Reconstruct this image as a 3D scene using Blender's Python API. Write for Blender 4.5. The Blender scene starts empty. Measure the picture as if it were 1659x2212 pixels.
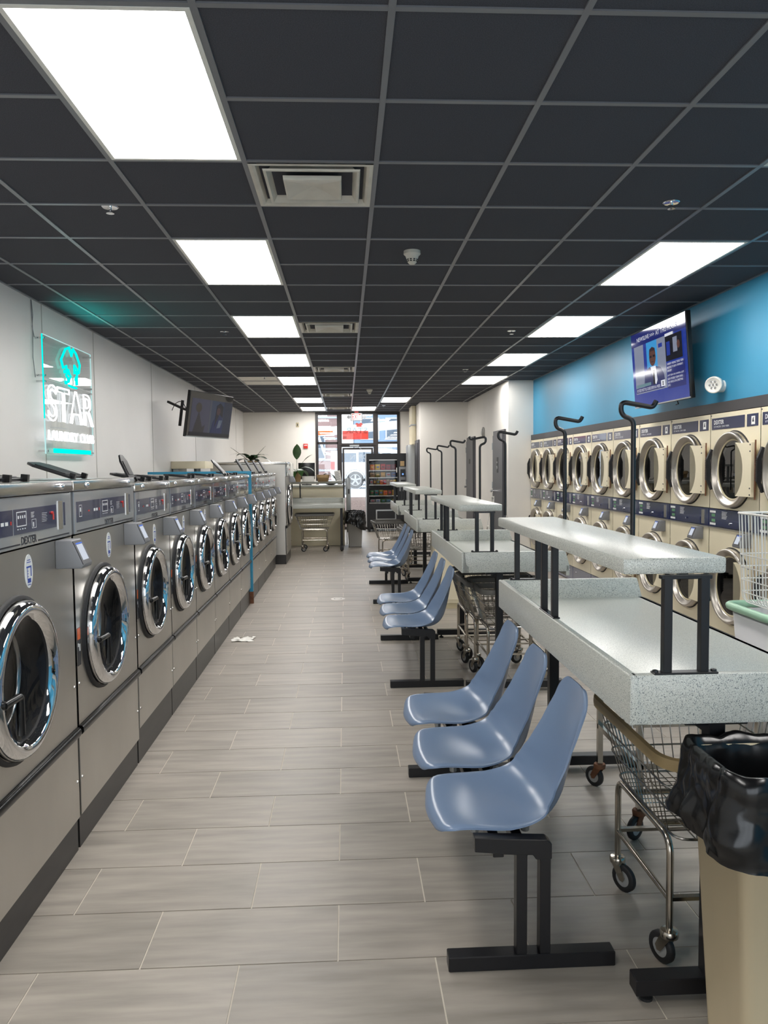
import bpy, bmesh, math, random
from mathutils import Vector, Matrix
random.seed(7)
S = bpy.context.scene
C = S.collection
PI = math.pi

# ------------------------------------------------------------------ camera
F_PX, W_PX, H_PX = 1681.3, 1659.0, 2212.0
YAW, PITCH, ROLL, EYE = 0.0491, 0.0577, -0.0096, 1.5974
cy_, sy_ = math.cos(YAW), math.sin(YAW)
cp_, sp_ = math.cos(PITCH), math.sin(PITCH)
cr_, sr_ = math.cos(ROLL), math.sin(ROLL)
Mw = (Matrix(((cr_, 0, sr_), (0, 1, 0), (-sr_, 0, cr_)))
      @ Matrix(((1, 0, 0), (0, cp_, -sp_), (0, sp_, cp_)))
      @ Matrix(((cy_, -sy_, 0), (sy_, cy_, 0), (0, 0, 1))))
right, fwd, up = Mw[0], Mw[1], Mw[2]
cam = bpy.data.cameras.new('camera')
cam.sensor_fit = 'VERTICAL'
cam.sensor_height = 36.0
cam.lens = F_PX / H_PX * 36.0
cam.clip_start = 0.05
cam.clip_end = 300
camo = bpy.data.objects.new('camera', cam)
C.objects.link(camo)
camo.matrix_world = Matrix(((right.x, up.x, -fwd.x, 0), (right.y, up.y, -fwd.y, 0),
                            (right.z, up.z, -fwd.z, EYE), (0, 0, 0, 1)))
S.camera = camo

# ------------------------------------------------------------------ world and exposure
S.view_settings.view_transform = 'Standard'
S.view_settings.look = 'None'
S.view_settings.exposure = 0.14
S.view_settings.gamma = 1.0
S.view_settings.use_curve_mapping = False
PANEL_L = 15.0      # radiance of the ceiling LED panels
w = bpy.data.worlds.new('overcast_sky')
S.world = w
w.use_nodes = True
bg = w.node_tree.nodes['Background']
bg.inputs[0].default_value = (0.86, 0.93, 1.0, 1)
bg.inputs[1].default_value = 3.0

# ------------------------------------------------------------------ helpers
def srgb(r, g, b):
    f = lambda c: (c / 255 / 12.92) if c / 255 <= 0.04045 else ((c / 255 + 0.055) / 1.055) ** 2.4
    return (f(r), f(g), f(b), 1)

def link(o, parent=None):
    C.objects.link(o)
    if parent is not None:
        o.parent = parent
    return o

def thing(name, label, cat, loc=(0, 0, 0), rz=0.0, group=None):
    o = bpy.data.objects.new(name, None)
    o.empty_display_size = 0.1
    link(o)
    o.location = loc
    o.rotation_euler = (0, 0, rz)
    tag(o, label, cat, group)
    return o

def tag(o, label=None, cat=None, group=None, kind=None):
    if label: o['label'] = label
    if cat: o['category'] = cat
    if group: o['group'] = group
    if kind: o['kind'] = kind
    return o

def copy_tree(o, parent=None):
    c = o.copy()
    C.objects.link(c)
    c.parent = parent
    for ch in list(o.children):
        copy_tree(ch, c)
    return c

class MB:
    def __init__(s):
        s.v = []; s.f = []
    def add(s, vs, fs):
        n = len(s.v)
        s.v += [tuple(v) for v in vs]
        s.f += [tuple(i + n for i in f) for f in fs]
        return s
    def box(s, x0, x1, y0, y1, z0, z1, skip=()):
        vs = [(x0,y0,z0),(x1,y0,z0),(x1,y1,z0),(x0,y1,z0),(x0,y0,z1),(x1,y0,z1),(x1,y1,z1),(x0,y1,z1)]
        fs = {'-z':(0,3,2,1),'+z':(4,5,6,7),'-y':(0,1,5,4),'+x':(1,2,6,5),'+y':(2,3,7,6),'-x':(3,0,4,7)}
        return s.add(vs, [f for k, f in fs.items() if k not in skip])
    def bar(s, p0, p1, w, h, upv=(0,0,1)):
        p0, p1 = Vector(p0), Vector(p1)
        d = (p1 - p0).normalized()
        a = d.cross(Vector(upv))
        if a.length < 1e-4: a = d.cross(Vector((1,0,0)))
        a.normalize(); b = a.cross(d).normalized()
        vs = []
        for p in (p0, p1):
            for sa, sb in ((-1,-1),(1,-1),(1,1),(-1,1)):
                vs.append(p + a*sa*w/2 + b*sb*h/2)
        return s.add(vs, [(0,3,2,1),(4,5,6,7),(0,1,5,4),(1,2,6,5),(2,3,7,6),(3,0,4,7)][::1])
    def tube(s, pts, r, n=8, closed=False, caps=True):
        pts = [Vector(p) for p in pts]
        m = len(pts)
        tans = []
        for i in range(m):
            if closed: t = pts[(i+1) % m] - pts[i-1]
            elif i == 0: t = pts[1] - pts[0]
            elif i == m-1: t = pts[-1] - pts[-2]
            else: t = (pts[i+1]-pts[i]).normalized() + (pts[i]-pts[i-1]).normalized()
            tans.append(t.normalized())
        a = tans[0].cross(Vector((0,0,1)))
        if a.length < 1e-3: a = tans[0].cross(Vector((1,0,0)))
        a.normalize()
        vs = []
        for i in range(m):
            a = (a - tans[i]*a.dot(tans[i])).normalized()
            b = tans[i].cross(a)
            rr = r[i] if isinstance(r, (list, tuple)) else r
            for k in range(n):
                t = 2*PI*k/n
                vs.append(pts[i] + a*math.cos(t)*rr + b*math.sin(t)*rr)
        fs = []
        for i in range(m if closed else m-1):
            j = (i+1) % m
            for k in range(n):
                l = (k+1) % n
                fs.append((i*n+k, i*n+l, j*n+l, j*n+k))
        if caps and not closed:
            fs.append(tuple(range(n))[::-1]); fs.append(tuple((m-1)*n+k for k in range(n)))
        return s.add(vs, fs)
    def cyl(s, p0, p1, r, n=16, r1=None):
        return s.tube([p0, p1], [r, r if r1 is None else r1], n)
    def lathe(s, prof, n=48, axis='x', c=(0,0,0), cap0=False, cap1=False):
        # prof: (along axis, radius)
        vs = []
        for a, r in prof:
            for k in range(n):
                t = 2*PI*k/n
                u, v = r*math.cos(t), r*math.sin(t)
                p = {'x':(a,u,v),'y':(v,a,u),'z':(u,v,a)}[axis]
                vs.append((p[0]+c[0], p[1]+c[1], p[2]+c[2]))
        fs = []
        for i in range(len(prof)-1):
            for k in range(n):
                l = (k+1) % n
                fs.append((i*n+k, (i+1)*n+k, (i+1)*n+l, i*n+l)[::-1])
        if cap0: fs.append(tuple(range(n))[::-1])
        if cap1: fs.append(tuple((len(prof)-1)*n+k for k in range(n)))
        return s.add(vs, fs)
    def prism(s, poly, h0, h1, axis='x'):
        # poly 2D: (y,z) for x, (x,z) for y, (x,y) for z ; ccw seen from + axis (y axis: cw ok)
        n = len(poly)
        def P(a, b, h): return {'x':(h,a,b),'y':(a,h,b),'z':(a,b,h)}[axis]
        vs = [P(a,b,h0) for a,b in poly] + [P(a,b,h1) for a,b in poly]
        fs = [tuple(range(n))[::-1], tuple(range(n,2*n))]
        fs += [(i,(i+1)%n,n+(i+1)%n,n+i) for i in range(n)]
        return s.add(vs, fs)
    def plate_hole(s, x0, x1, y0, y1, z0, z1, holes, n=48):
        # plate facing +x with circular holes stacked in z, split into bands
        zs = [z0]
        hs = sorted(holes, key=lambda h: h[1])
        for a, b in zip(hs, hs[1:]): zs.append((a[1]+b[1])/2)
        zs.append(z1)
        for (cy, cz, r), za, zb in zip(hs, zs, zs[1:]):
            vs = []
            for k in range(n):
                t = 2*PI*(k+0.5)/n
                c, d = math.cos(t), math.sin(t)
                m = min(((y1-cy)/c if c > 0 else (y0-cy)/c) if abs(c) > 1e-6 else 9, ((zb-cz)/d if d > 0 else (za-cz)/d) if abs(d) > 1e-6 else 9)
                vs += [(x1, cy+r*c, cz+r*d), (x1, cy+m*c, cz+m*d), (x0, cy+r*c, cz+r*d)]
            fs = []
            for k in range(n):
                a, b = 3*k, 3*((k+1) % n)
                fs += [(a, a+1, b+1, b), (a, b, b+2, a+2)]
            s.add(vs, fs)
            # corners
            for yy, zz in ((y0,za),(y1,za),(y1,zb),(y0,zb)):
                best = sorted(range(n), key=lambda k: (vs[3*k+1][1]-yy)**2+(vs[3*k+1][2]-zz)**2)[:2]
                s.add([(x1,yy,zz), vs[3*best[0]+1], vs[3*best[1]+1]], [(0,1,2)])
        return s
    def xform(s, M):
        s.v = [tuple(M @ Vector(v)) for v in s.v]
        return s
    def mesh(s, name, m, smooth=None, bevel=0, seg=2, recalc=True):
        me = bpy.data.meshes.new(name)
        bm = bmesh.new()
        bv = [bm.verts.new(v) for v in s.v]
        for f in s.f:
            try: bm.faces.new([bv[i] for i in f])
            except ValueError: pass
        if bevel or recalc:
            bmesh.ops.remove_doubles(bm, verts=bm.verts[:], dist=1e-6)
        if recalc: bmesh.ops.recalc_face_normals(bm, faces=bm.faces[:])
        if bevel:
            es = [e for e in bm.edges if len(e.link_faces) == 2 and e.calc_face_angle(0) > 0.6]
            bmesh.ops.bevel(bm, geom=es, offset=bevel, segments=seg, affect='EDGES', clamp_overlap=True, profile=0.5)
        if smooth is not None or bevel:
            ang = 0.6 if smooth is None else smooth
            for f in bm.faces: f.smooth = True
            for e in bm.edges:
                if len(e.link_faces) != 2 or e.calc_face_angle(0) > ang: e.smooth = False
        bm.to_mesh(me); bm.free()
        if m is not None: me.materials.append(m)
        return me
    def build(s, name, m, parent=None, **k):
        o = bpy.data.objects.new(name, s.mesh(name, m, **k))
        return link(o, parent)

def structure(o, label=None):
    o['kind'] = 'structure'
    if label: o['label'] = label
    return o

def fillet(pts, r, seg=5, closed=False):
    pts = [Vector(p) for p in pts]
    out = []
    m = len(pts)
    for i in range(m):
        if not closed and i in (0, m-1):
            out.append(pts[i]); continue
        p, a, b = pts[i], pts[i-1], pts[(i+1) % m]
        da, db = (a-p), (b-p)
        rr = min(r, da.length*0.49, db.length*0.49)
        pa, pb = p+da.normalized()*rr, p+db.normalized()*rr
        for k in range(seg+1):
            t = k/seg
            out.append(pa*(1-t)**2 + p*2*t*(1-t) + pb*t*t)
    return out

def rrect(hx, hy, r, z=0, seg=4):
    return [tuple(p) for p in fillet([(hx,hy,z),(-hx,hy,z),(-hx,-hy,z),(hx,-hy,z)], r, seg, True)]

_tc = {}
def text_mesh(s, wd, ht, m, depth=0.0, outline=0.0, mirror=False, bold=0.0):
    # text in the local y (right) / z (up) plane facing +x, centred, fitted to wd x ht
    key = (s, round(wd,4), round(ht,4), m.name, depth, outline, mirror, bold)
    if key in _tc: return _tc[key]
    cu = bpy.data.curves.new('lettering', 'FONT')
    cu.body = s
    cu.size = 1.0
    cu.align_x = 'CENTER'
    if outline:
        cu.fill_mode = 'NONE'
        cu.offset = 0.028
        cu.resolution_u = 4
    else:
        cu.resolution_u = 3
        cu.offset = bold
    o = bpy.data.objects.new('lettering', cu)
    C.objects.link(o)
    dg = bpy.context.evaluated_depsgraph_get()
    me = bpy.data.meshes.new_from_object(o.evaluated_get(dg))
    bpy.data.objects.remove(o); bpy.data.curves.remove(cu)
    xs = [v.co.x for v in me.vertices]; ys = [v.co.y for v in me.vertices]
    sx = wd/max(1e-6, max(xs)-min(xs)); sy = ht/max(1e-6, max(ys)-min(ys))
    cx, cyy = (max(xs)+min(xs))/2, (max(ys)+min(ys))/2
    pts = [((v.co.x-cx)*sx*(-1 if mirror else 1), (v.co.y-cyy)*sy) for v in me.vertices]
    if outline:
        # chain the outline edges into loops and sweep a tube along each
        nb = {}
        for e in me.edges:
            a, b = e.vertices
            nb.setdefault(a, []).append(b); nb.setdefault(b, []).append(a)
        seen = set(); mb = MB()
        for st in list(nb):
            if st in seen: continue
            loop = [st]; seen.add(st); cur = st
            while True:
                nx = [q for q in nb[cur] if q not in seen]
                if not nx: break
                cur = nx[0]; seen.add(cur); loop.append(cur)
            lp = []
            for i in loop:
                p = Vector((0, pts[i][0], pts[i][1]))
                if not lp or (p-lp[-1]).length > outline*0.5: lp.append(p)
            if len(lp) > 3: mb.tube(lp, outline, 6, closed=True)
        bpy.data.meshes.remove(me)
        me2 = mb.mesh('lettering', m, smooth=1.0)
    else:
        mb = MB()
        mb.v = [(0, a, b) for a, b in pts]
        mb.f = [tuple(p.vertices) for p in me.polygons]
        bpy.data.meshes.remove(me)
        if depth:
            n = len(mb.v)
            fs = list(mb.f)
            cnt = {}
            for f in fs:
                for i in range(len(f)):
                    e = (f[i], f[(i+1) % len(f)]); cnt[tuple(sorted(e))] = cnt.get(tuple(sorted(e)), 0)+1
            mb.v += [(depth, b, c) for _, b, c in mb.v]
            mb.f = [tuple(i+n for i in f) for f in fs]
            for f in fs:
                for i in range(len(f)):
                    a, b = f[i], f[(i+1) % len(f)]
                    if cnt[tuple(sorted((a,b)))] == 1: mb.f.append((a, b, b+n, a+n))
        me2 = mb.mesh('lettering', m, recalc=bool(depth))
    _tc[key] = me2
    return me2

def text(s, wd, ht, m, parent, at, name='lettering', depth=0.0, outline=0.0, mirror=False, bold=0.0):
    o = bpy.data.objects.new(name, text_mesh(s, wd, ht, m, depth, outline, mirror, bold))
    link(o, parent); o.location = at
    return o

# ------------------------------------------------------------------ materials
def new_mat(name):
    m = bpy.data.materials.new(name); m.use_nodes = True
    return m, m.node_tree, m.node_tree.nodes['Principled BSDF']

def N(nt, typ, **k):
    n = nt.nodes.new(typ)
    for a, b in k.items(): setattr(n, a, b)
    return n

def mat(name, col, rough=0.5, metal=0.0, spec=0.5, coat=0.0, emit=0.0, ecol=None, trans=0.0):
    m, nt, p = new_mat(name)
    p.inputs['Base Color'].default_value = col
    p.inputs['Roughness'].default_value = rough
    p.inputs['Metallic'].default_value = metal
    p.inputs['Specular IOR Level'].default_value = spec
    p.inputs['Coat Weight'].default_value = coat
    if emit:
        p.inputs['Emission Color'].default_value = ecol or col
        p.inputs['Emission Strength'].default_value = emit
    return m

def vary(m, scale, lo, hi, stretch=(1,1,1), detail=4, bump=0.0, rough=None, coord='Object', per_obj=0.0):
    # noise-driven colour multiplier and optional bump/roughness variation
    nt = m.node_tree; p = nt.nodes['Principled BSDF']
    tc = N(nt, 'ShaderNodeTexCoord'); mp = N(nt, 'ShaderNodeMapping')
    mp.inputs['Scale'].default_value = stretch
    nt.links.new(tc.outputs[coord], mp.inputs[0])
    nz = N(nt, 'ShaderNodeTexNoise'); nz.inputs['Scale'].default_value = scale; nz.inputs['Detail'].default_value = detail
    nt.links.new(mp.outputs[0], nz.inputs['Vector'])
    base = p.inputs['Base Color'].default_value[:]
    mr = N(nt, 'ShaderNodeMapRange')
    mr.inputs['From Min'].default_value = 0.3; mr.inputs['From Max'].default_value = 0.7
    mr.inputs['To Min'].default_value = lo; mr.inputs['To Max'].default_value = hi
    nt.links.new(nz.outputs['Fac'], mr.inputs['Value'])
    val = mr.outputs[0]
    if per_obj:
        oi = N(nt, 'ShaderNodeObjectInfo')
        m2 = N(nt, 'ShaderNodeMapRange')
        m2.inputs['To Min'].default_value = 1-per_obj; m2.inputs['To Max'].default_value = 1+per_obj
        nt.links.new(oi.outputs['Random'], m2.inputs['Value'])
        mm = N(nt, 'ShaderNodeMath', operation='MULTIPLY')
        nt.links.new(val, mm.inputs[0]); nt.links.new(m2.outputs[0], mm.inputs[1]); val = mm.outputs[0]
        # shift the pattern from piece to piece
        ad = N(nt, 'ShaderNodeVectorMath', operation='ADD'); sc = N(nt, 'ShaderNodeMath', operation='MULTIPLY'); sc.inputs[1].default_value = 37.0
        nt.links.new(oi.outputs['Random'], sc.inputs[0]); nt.links.new(mp.outputs[0], ad.inputs[0]); nt.links.new(sc.outputs[0], ad.inputs[1])
        nt.links.new(ad.outputs[0], nz.inputs['Vector'])
    mx = N(nt, 'ShaderNodeVectorMath', operation='SCALE')
    mx.inputs[0].default_value = base[:3]
    nt.links.new(val, mx.inputs['Scale'])
    nt.links.new(mx.outputs[0], p.inputs['Base Color'])
    if bump:
        b = N(nt, 'ShaderNodeBump'); b.inputs['Strength'].default_value = bump; b.inputs['Distance'].default_value = 0.002
        nt.links.new(nz.outputs['Fac'], b.inputs['Height']); nt.links.new(b.outputs[0], p.inputs['Normal'])
    if rough:
        r = N(nt, 'ShaderNodeMapRange'); r.inputs['To Min'].default_value = rough[0]; r.inputs['To Max'].default_value = rough[1]
        nt.links.new(nz.outputs['Fac'], r.inputs['Value']); nt.links.new(r.outputs[0], p.inputs['Roughness'])
    return m

def glass_mat(name, tint=(1,1,1,1), refl=0.06, rough=0.0, gl=(1,1,1,1), k=1.0):
    m = bpy.data.materials.new(name); m.use_nodes = True
    nt = m.node_tree; nt.nodes.clear()
    out = N(nt, 'ShaderNodeOutputMaterial'); mix = N(nt, 'ShaderNodeMixShader')
    t = N(nt, 'ShaderNodeBsdfTransparent'); g = N(nt, 'ShaderNodeBsdfGlossy')
    t.inputs[0].default_value = tint; g.inputs[0].default_value = gl; g.inputs['Roughness'].default_value = rough
    lw = N(nt, 'ShaderNodeFresnel'); lw.inputs[0].default_value = 1.5
    ad = N(nt, 'ShaderNodeMath', operation='ADD', use_clamp=True); ad.inputs[1].default_value = refl
    sc = N(nt, 'ShaderNodeMath', operation='MULTIPLY'); sc.inputs[1].default_value = k
    nt.links.new(lw.outputs[0], sc.inputs[0]); nt.links.new(sc.outputs[0], ad.inputs[0]); nt.links.new(ad.outputs[0], mix.inputs[0])
    nt.links.new(t.outputs[0], mix.inputs[1]); nt.links.new(g.outputs[0], mix.inputs[2]); nt.links.new(mix.outputs[0], out.inputs[0])
    return m

def emit_mat(name, col, strength):
    m = bpy.data.materials.new(name); m.use_nodes = True
    nt = m.node_tree; nt.nodes.clear()
    out = N(nt, 'ShaderNodeOutputMaterial'); e = N(nt, 'ShaderNodeEmission')
    e.inputs[0].default_value = col; e.inputs[1].default_value = strength
    nt.links.new(e.outputs[0], out.inputs[0])
    return m

def speckle_mat(name, base, dark, light, scale=420, rough=0.25):
    m, nt, p = new_mat(name)
    tc = N(nt, 'ShaderNodeTexCoord')
    nz = N(nt, 'ShaderNodeTexNoise'); nz.inputs['Scale'].default_value = scale*0.55; nz.inputs['Detail'].default_value = 2
    n2 = N(nt, 'ShaderNodeTexNoise'); n2.inputs['Scale'].default_value = scale*0.42; n2.inputs['Detail'].default_value = 2
    of = N(nt, 'ShaderNodeVectorMath', operation='ADD'); of.inputs[1].default_value = (7.3, 2.1, 5.7)
    nt.links.new(tc.outputs['Object'], nz.inputs['Vector']); nt.links.new(tc.outputs['Object'], of.inputs[0]); nt.links.new(of.outputs[0], n2.inputs['Vector'])
    cr = N(nt, 'ShaderNodeValToRGB')
    cr.color_ramp.elements[0].position = 0.36; cr.color_ramp.elements[0].color = dark
    cr.color_ramp.elements[1].position = 0.44; cr.color_ramp.elements[1].color = base
    nt.links.new(nz.outputs['Fac'], cr.inputs[0])
    c2 = N(nt, 'ShaderNodeValToRGB')
    c2.color_ramp.elements[0].position = 0.58; c2.color_ramp.elements[0].color = (0,0,0,1)
    c2.color_ramp.elements[1].position = 0.66; c2.color_ramp.elements[1].color = (1,1,1,1)
    nt.links.new(n2.outputs['Fac'], c2.inputs[0])
    mx = N(nt, 'ShaderNodeMix', data_type='RGBA')
    nt.links.new(c2.outputs[0], mx.inputs['Factor']); nt.links.new(cr.outputs[0], mx.inputs['A']); mx.inputs['B'].default_value = light
    nt.links.new(mx.outputs['Result'], p.inputs['Base Color'])
    p.inputs['Roughness'].default_value = rough
    return m

M = {}
M['floor_tile'] = vary(mat('grey_stone_tile', srgb(157,149,139), 0.42), 3.2, 0.72, 1.12, (0.8, 6, 1), 10, rough=(0.30,0.52), per_obj=0.08)
M['grout'] = mat('grout', srgb(205,197,184), 0.8)
M['ceil_tile'] = vary(mat('charcoal_ceiling_tile', srgb(72,73,79), 0.9, spec=0.2), 260, 0.75, 1.25, bump=0.35)
M['tbar'] = mat('dark_ceiling_grid', srgb(112,113,117), 0.32)
M['wall'] = vary(mat('off_white_wall', srgb(232,228,221), 0.55), 2.0, 0.97, 1.02)
M['wall_panel'] = vary(mat('white_wall_board', srgb(236,233,229), 0.38), 1.5, 0.97, 1.02)
M['seam'] = mat('panel_seam', srgb(186,182,175), 0.5)
M['blue_wall'] = vary(mat('teal_blue_paint', srgb(58,146,184), 0.45), 2.0, 0.96, 1.03)
M['black_paint'] = mat('black_paint', srgb(30,30,33), 0.45)
M['dark_strip'] = mat('dark_grey_trim', srgb(62,60,62), 0.5)
M['steel'] = vary(mat('brushed_stainless', srgb(204,200,193), 0.3, 1.0), 2.2, 0.9, 1.06, (1, 1.0, 0.5), 5, rough=(0.34,0.44))
M['steel_top'] = mat('stainless_lid', srgb(200,197,192), 0.22, 1.0)
M['chrome'] = mat('chrome', srgb(225,225,226), 0.05, 1.0)
M['ring_steel'] = vary(mat('satin_steel_ring', srgb(196,190,182), 0.3, 1.0), 6, 0.95, 1.03, rough=(0.27,0.36))
M['wire'] = mat('zinc_wire', srgb(178,174,168), 0.25, 1.0)
M['tube'] = vary(mat('chromed_tube', srgb(190,182,170), 0.2, 1.0), 9, 0.75, 1.05)
M['black_gloss'] = mat('black_gloss', srgb(13,13,14), 0.28)
M['black_rubber'] = mat('black_rubber', srgb(26,26,28), 0.6)
M['black_metal'] = mat('black_powder_coat', srgb(14,14,18), 0.36)
M['toe'] = vary(mat('black_toe_kick', srgb(40,38,37), 0.35), 4, 0.7, 1.3, (1,1,5))
M['navy'] = mat('navy_overlay', srgb(30,40,78), 0.14, coat=0.4)
M['silver_overlay'] = mat('silver_overlay', srgb(150,152,156), 0.1, 0.2, coat=0.8)
M['white_print'] = mat('white_print', srgb(232,232,230), 0.4)
M['dark_print'] = mat('dark_print', srgb(30,32,44), 0.4)
M['red_print'] = mat('red_print', srgb(205,52,44), 0.4)
M['orange_print'] = mat('orange_print', srgb(228,104,48), 0.4)
M['green_print'] = mat('green_print', srgb(90,140,100), 0.4)
M['blue_print'] = mat('blue_print', srgb(44,74,168), 0.4)
M['grey_plastic'] = mat('grey_plastic', srgb(120,121,124), 0.4)
M['dark_plastic'] = mat('dark_plastic', srgb(52,53,58), 0.35)
M['screen_lit'] = emit_mat('lit_small_screen', (0.82,0.88,1.0,1), 0.7)
M['screen_blue'] = emit_mat('lit_blue_strip', (0.12,0.25,0.9,1), 0.9)
M['drum'] = vary(mat('drum_steel', srgb(120,118,114), 0.3, 1.0), 60, 0.5, 1.1)
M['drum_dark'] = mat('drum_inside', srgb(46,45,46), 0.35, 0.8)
M['door_glass'] = glass_mat('dark_door_glass', (0.75,0.76,0.78,1), 0.0, k=0.45)
M['dryer_glass'] = glass_mat('smoked_dryer_glass', (0.22,0.22,0.24,1), 0.04, k=0.8)
M['cream'] = vary(mat('cream_enamel', srgb(230,220,192), 0.32), 1.6, 0.95, 1.03)
M['cream_dark'] = mat('cream_gasket', srgb(196,184,152), 0.5)
M['stone'] = speckle_mat('speckled_solid_surface', srgb(188,190,182), srgb(104,110,112), srgb(212,214,208), 640, 0.3)
M['shell'] = vary(mat('blue_grey_fibreglass', srgb(116,136,164), 0.26), 3, 0.97, 1.02, detail=1)
M['tan'] = vary(mat('tan_vinyl', srgb(160,138,98), 0.4), 8, 0.9, 1.05)
M['grey_rim'] = mat('grey_vinyl', srgb(96,94,90), 0.5)
M['beige_bin'] = vary(mat('beige_plastic', srgb(200,184,152), 0.42), 3, 0.9, 1.04, (1,1,0.5))
M['grey_bin'] = mat('grey_bin_plastic', srgb(150,148,143), 0.45)
M['bag'] = mat('black_bin_bag', srgb(13,13,14), 0.22)
M['rust'] = vary(mat('rusty_metal', srgb(120,82,60), 0.6, 0.6), 20, 0.6, 1.3)
M['wheel'] = mat('caster_hub', srgb(150,150,148), 0.4)
M['panel_light'] = emit_mat('led_panel', (1.0, 0.975, 0.94, 1), PANEL_L)
M['white_metal'] = mat('white_metal', srgb(222,220,212), 0.4)
M['vent_metal'] = vary(mat('aged_white_metal', srgb(206,200,186), 0.35), 6, 0.85, 1.05)
M['frame_dark'] = mat('dark_bronze_frame', srgb(42,36,36), 0.4)
M['window_glass'] = glass_mat('window_glass', (0.97,0.98,0.98,1), 0.02)
M['vending_glass'] = glass_mat('vending_glass', (0.9,0.9,0.9,1), 0.0, k=0.4)
M['acrylic'] = glass_mat('clear_acrylic', (0.90,0.91,0.91,1), 0.0, k=0.22)
M['neon_cyan'] = emit_mat('neon_cyan', (0.0, 0.82, 0.66, 1), 1.25)
M['neon_white'] = emit_mat('neon_white', (0.94, 0.95, 1.0, 1), 2.2)
M['door_grey'] = mat('grey_door_paint', srgb(74,74,79), 0.4)
M['grey_metal'] = mat('grey_cabinet_metal', srgb(158,162,164), 0.35, 0.3)
M['leaf'] = vary(mat('green_leaf', srgb(52,86,38), 0.4), 12, 0.7, 1.25)
M['leaf_dark'] = vary(mat('dark_green_leaf', srgb(38,62,34), 0.35), 12, 0.7, 1.25)
M['blue_frame'] = mat('teal_blue_metal', srgb(46,134,168), 0.4)
M['pot'] = mat('tan_pot', srgb(176,146,104), 0.6)
M['white_wire'] = mat('white_coated_wire', srgb(232,230,224), 0.4)
M['mint'] = mat('mint_plastic', srgb(160,200,172), 0.4)
M['pale_plastic'] = mat('pale_grey_plastic', srgb(196,196,198), 0.45)
M['paper'] = mat('paper', srgb(236,233,226), 0.7)
# ------------------------------------------------------------------ the setting
XL, XR, YB, YF, ZC = -2.57, 3.14, 20.0, -2.6, 3.009
T = 0.6096
GX0, GY0 = 0.162, 2.4845

# floor with single tiles
fl = structure(MB().box(XL-0.1, XR+1.2, YF-0.1, YB+0.2, -0.15, -0.003).build('floor', M['grout']), 'grey stone-look plank tile floor with pale grout')
TW, TL, FX0, FY0 = 0.3247, 0.6345, -0.0438, 2.441
g = 0.0026
full = MB().box(-TL/2+g, TL/2-g, -TW/2+g, TW/2-g, -0.006, 0.0).mesh('tile', M['floor_tile'])
rest = MB()
for j in range(-7, 55):
    y0 = FY0+j*TW
    ya, yb = max(y0, YF), min(y0+TW, YB)
    if yb-ya < 0.02: continue
    for k in range(-6, 7):
        x0 = FX0+(2*k+(j % 2))*TL/2
        xa, xb = max(x0, -1.32), min(x0+TL, XR-0.02)
        if xb-xa < 0.03: continue
        if y0 > 12.8 and xa > 2.75: continue
        if -3 <= j <= 33 and not (y0 < 4.5 and xa > 2.3):
            if xb-xa > TL-0.001 and yb-ya > TW-0.001:
                o = bpy.data.objects.new('tile', full)
            else:
                o = bpy.data.objects.new('tile', MB().box(xa-(x0+TL/2)+g, xb-(x0+TL/2)-g, -TW/2+g, TW/2-g, -0.006, 0).mesh('tile', M['floor_tile']))
            link(o, fl); o.location = (x0+TL/2, y0+TW/2, 0)
        else:
            rest.box(xa+g, xb-g, ya+g, yb-g, -0.006, 0)
for j in range(31, 54):
    y0 = FY0+j*TW
    for k in range(0, 3): rest.box(-2.5+k*0.4, -2.11+k*0.4, y0+g, y0+TW-g, -0.006, 0)
tag(rest.build('distant_tile', M['floor_tile'], fl), kind='stuff')

# ceiling
LIGHTS = [(-2, i) for i in (-4, 0, 4, 8, 12, 16, 22, 26)] + [(3, i) for i in (-4, 0, 4, 8, 12, 16)] + [(1, 22), (0, 26)]
VENTS = [(-1, 2.0), (-1, 8.5), (-1, 14.0), (-1, 20.5), (-1, 26.0)]
ce = structure(MB().box(XL-0.1, XR+1.2, YF-0.1, YB+0.2, ZC+0.022, ZC+0.12).build('ceiling', M['ceil_tile']), 'charcoal suspended ceiling of square tiles in a dark metal grid')
lit = set()
for c, i in LIGHTS: lit |= {(c, i), (c, i+1)}
ctile = {}
def ceil_tile(xa, xb, ya, yb, m=None):
    key = (round(xb-xa, 3), round(yb-ya, 3), m)
    if key not in ctile:
        hx, hy = (xb-xa)/2-0.004, (yb-ya)/2-0.004
        ctile[key] = MB().box(-hx, hx, -hy, hy, 0, 0.013).mesh('ceiling_tile', m or M['ceil_tile'])
    o = bpy.data.objects.new('ceiling_tile', ctile[key]); link(o, ce)
    o.location = ((xa+xb)/2, (ya+yb)/2, ZC+0.006)
    return o
for c in range(-5, 5):
    for i in range(-2, 29):
        if (c, i) in lit: continue
        xa, xb = max(GX0+c*T, XL), min(GX0+(c+1)*T, XR)
        ya, yb = GY0+i*T, min(GY0+(i+1)*T, YB)
        if xa > 2.7 and ya > 12.9 or xa > 1.6 and ya > 17.2: continue
        vs = [v for cc, v in VENTS if cc == c and v < i+1 and v+1 > i]
        if vs:
            v = vs[0]
            if v > i: ceil_tile(xa, xb, ya, GY0+v*T)
            elif v+1 < i+1: ceil_tile(xa, xb, GY0+(v+1)*T, yb)
            continue
        o = ceil_tile(xa, xb, ya, yb, M['vent_metal'] if (c, i) in ((-3, 16),(-3, 17)) else None)
        if (c, i) in ((-3, 16),(-3, 17)): o['label'] = 'stained pale ceiling tile'
for c in range(-4, 5):
    x = GX0+c*T
    MB().box(x-0.012, x+0.012, YF, YB, ZC, ZC+0.02).build('main_runner', M['tbar'], ce)
def tee(xa, xb, y): MB().box(xa, xb, y-0.012, y+0.012, ZC+0.0004, ZC+0.02).build('cross_tee', M['tbar'], ce)
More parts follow.
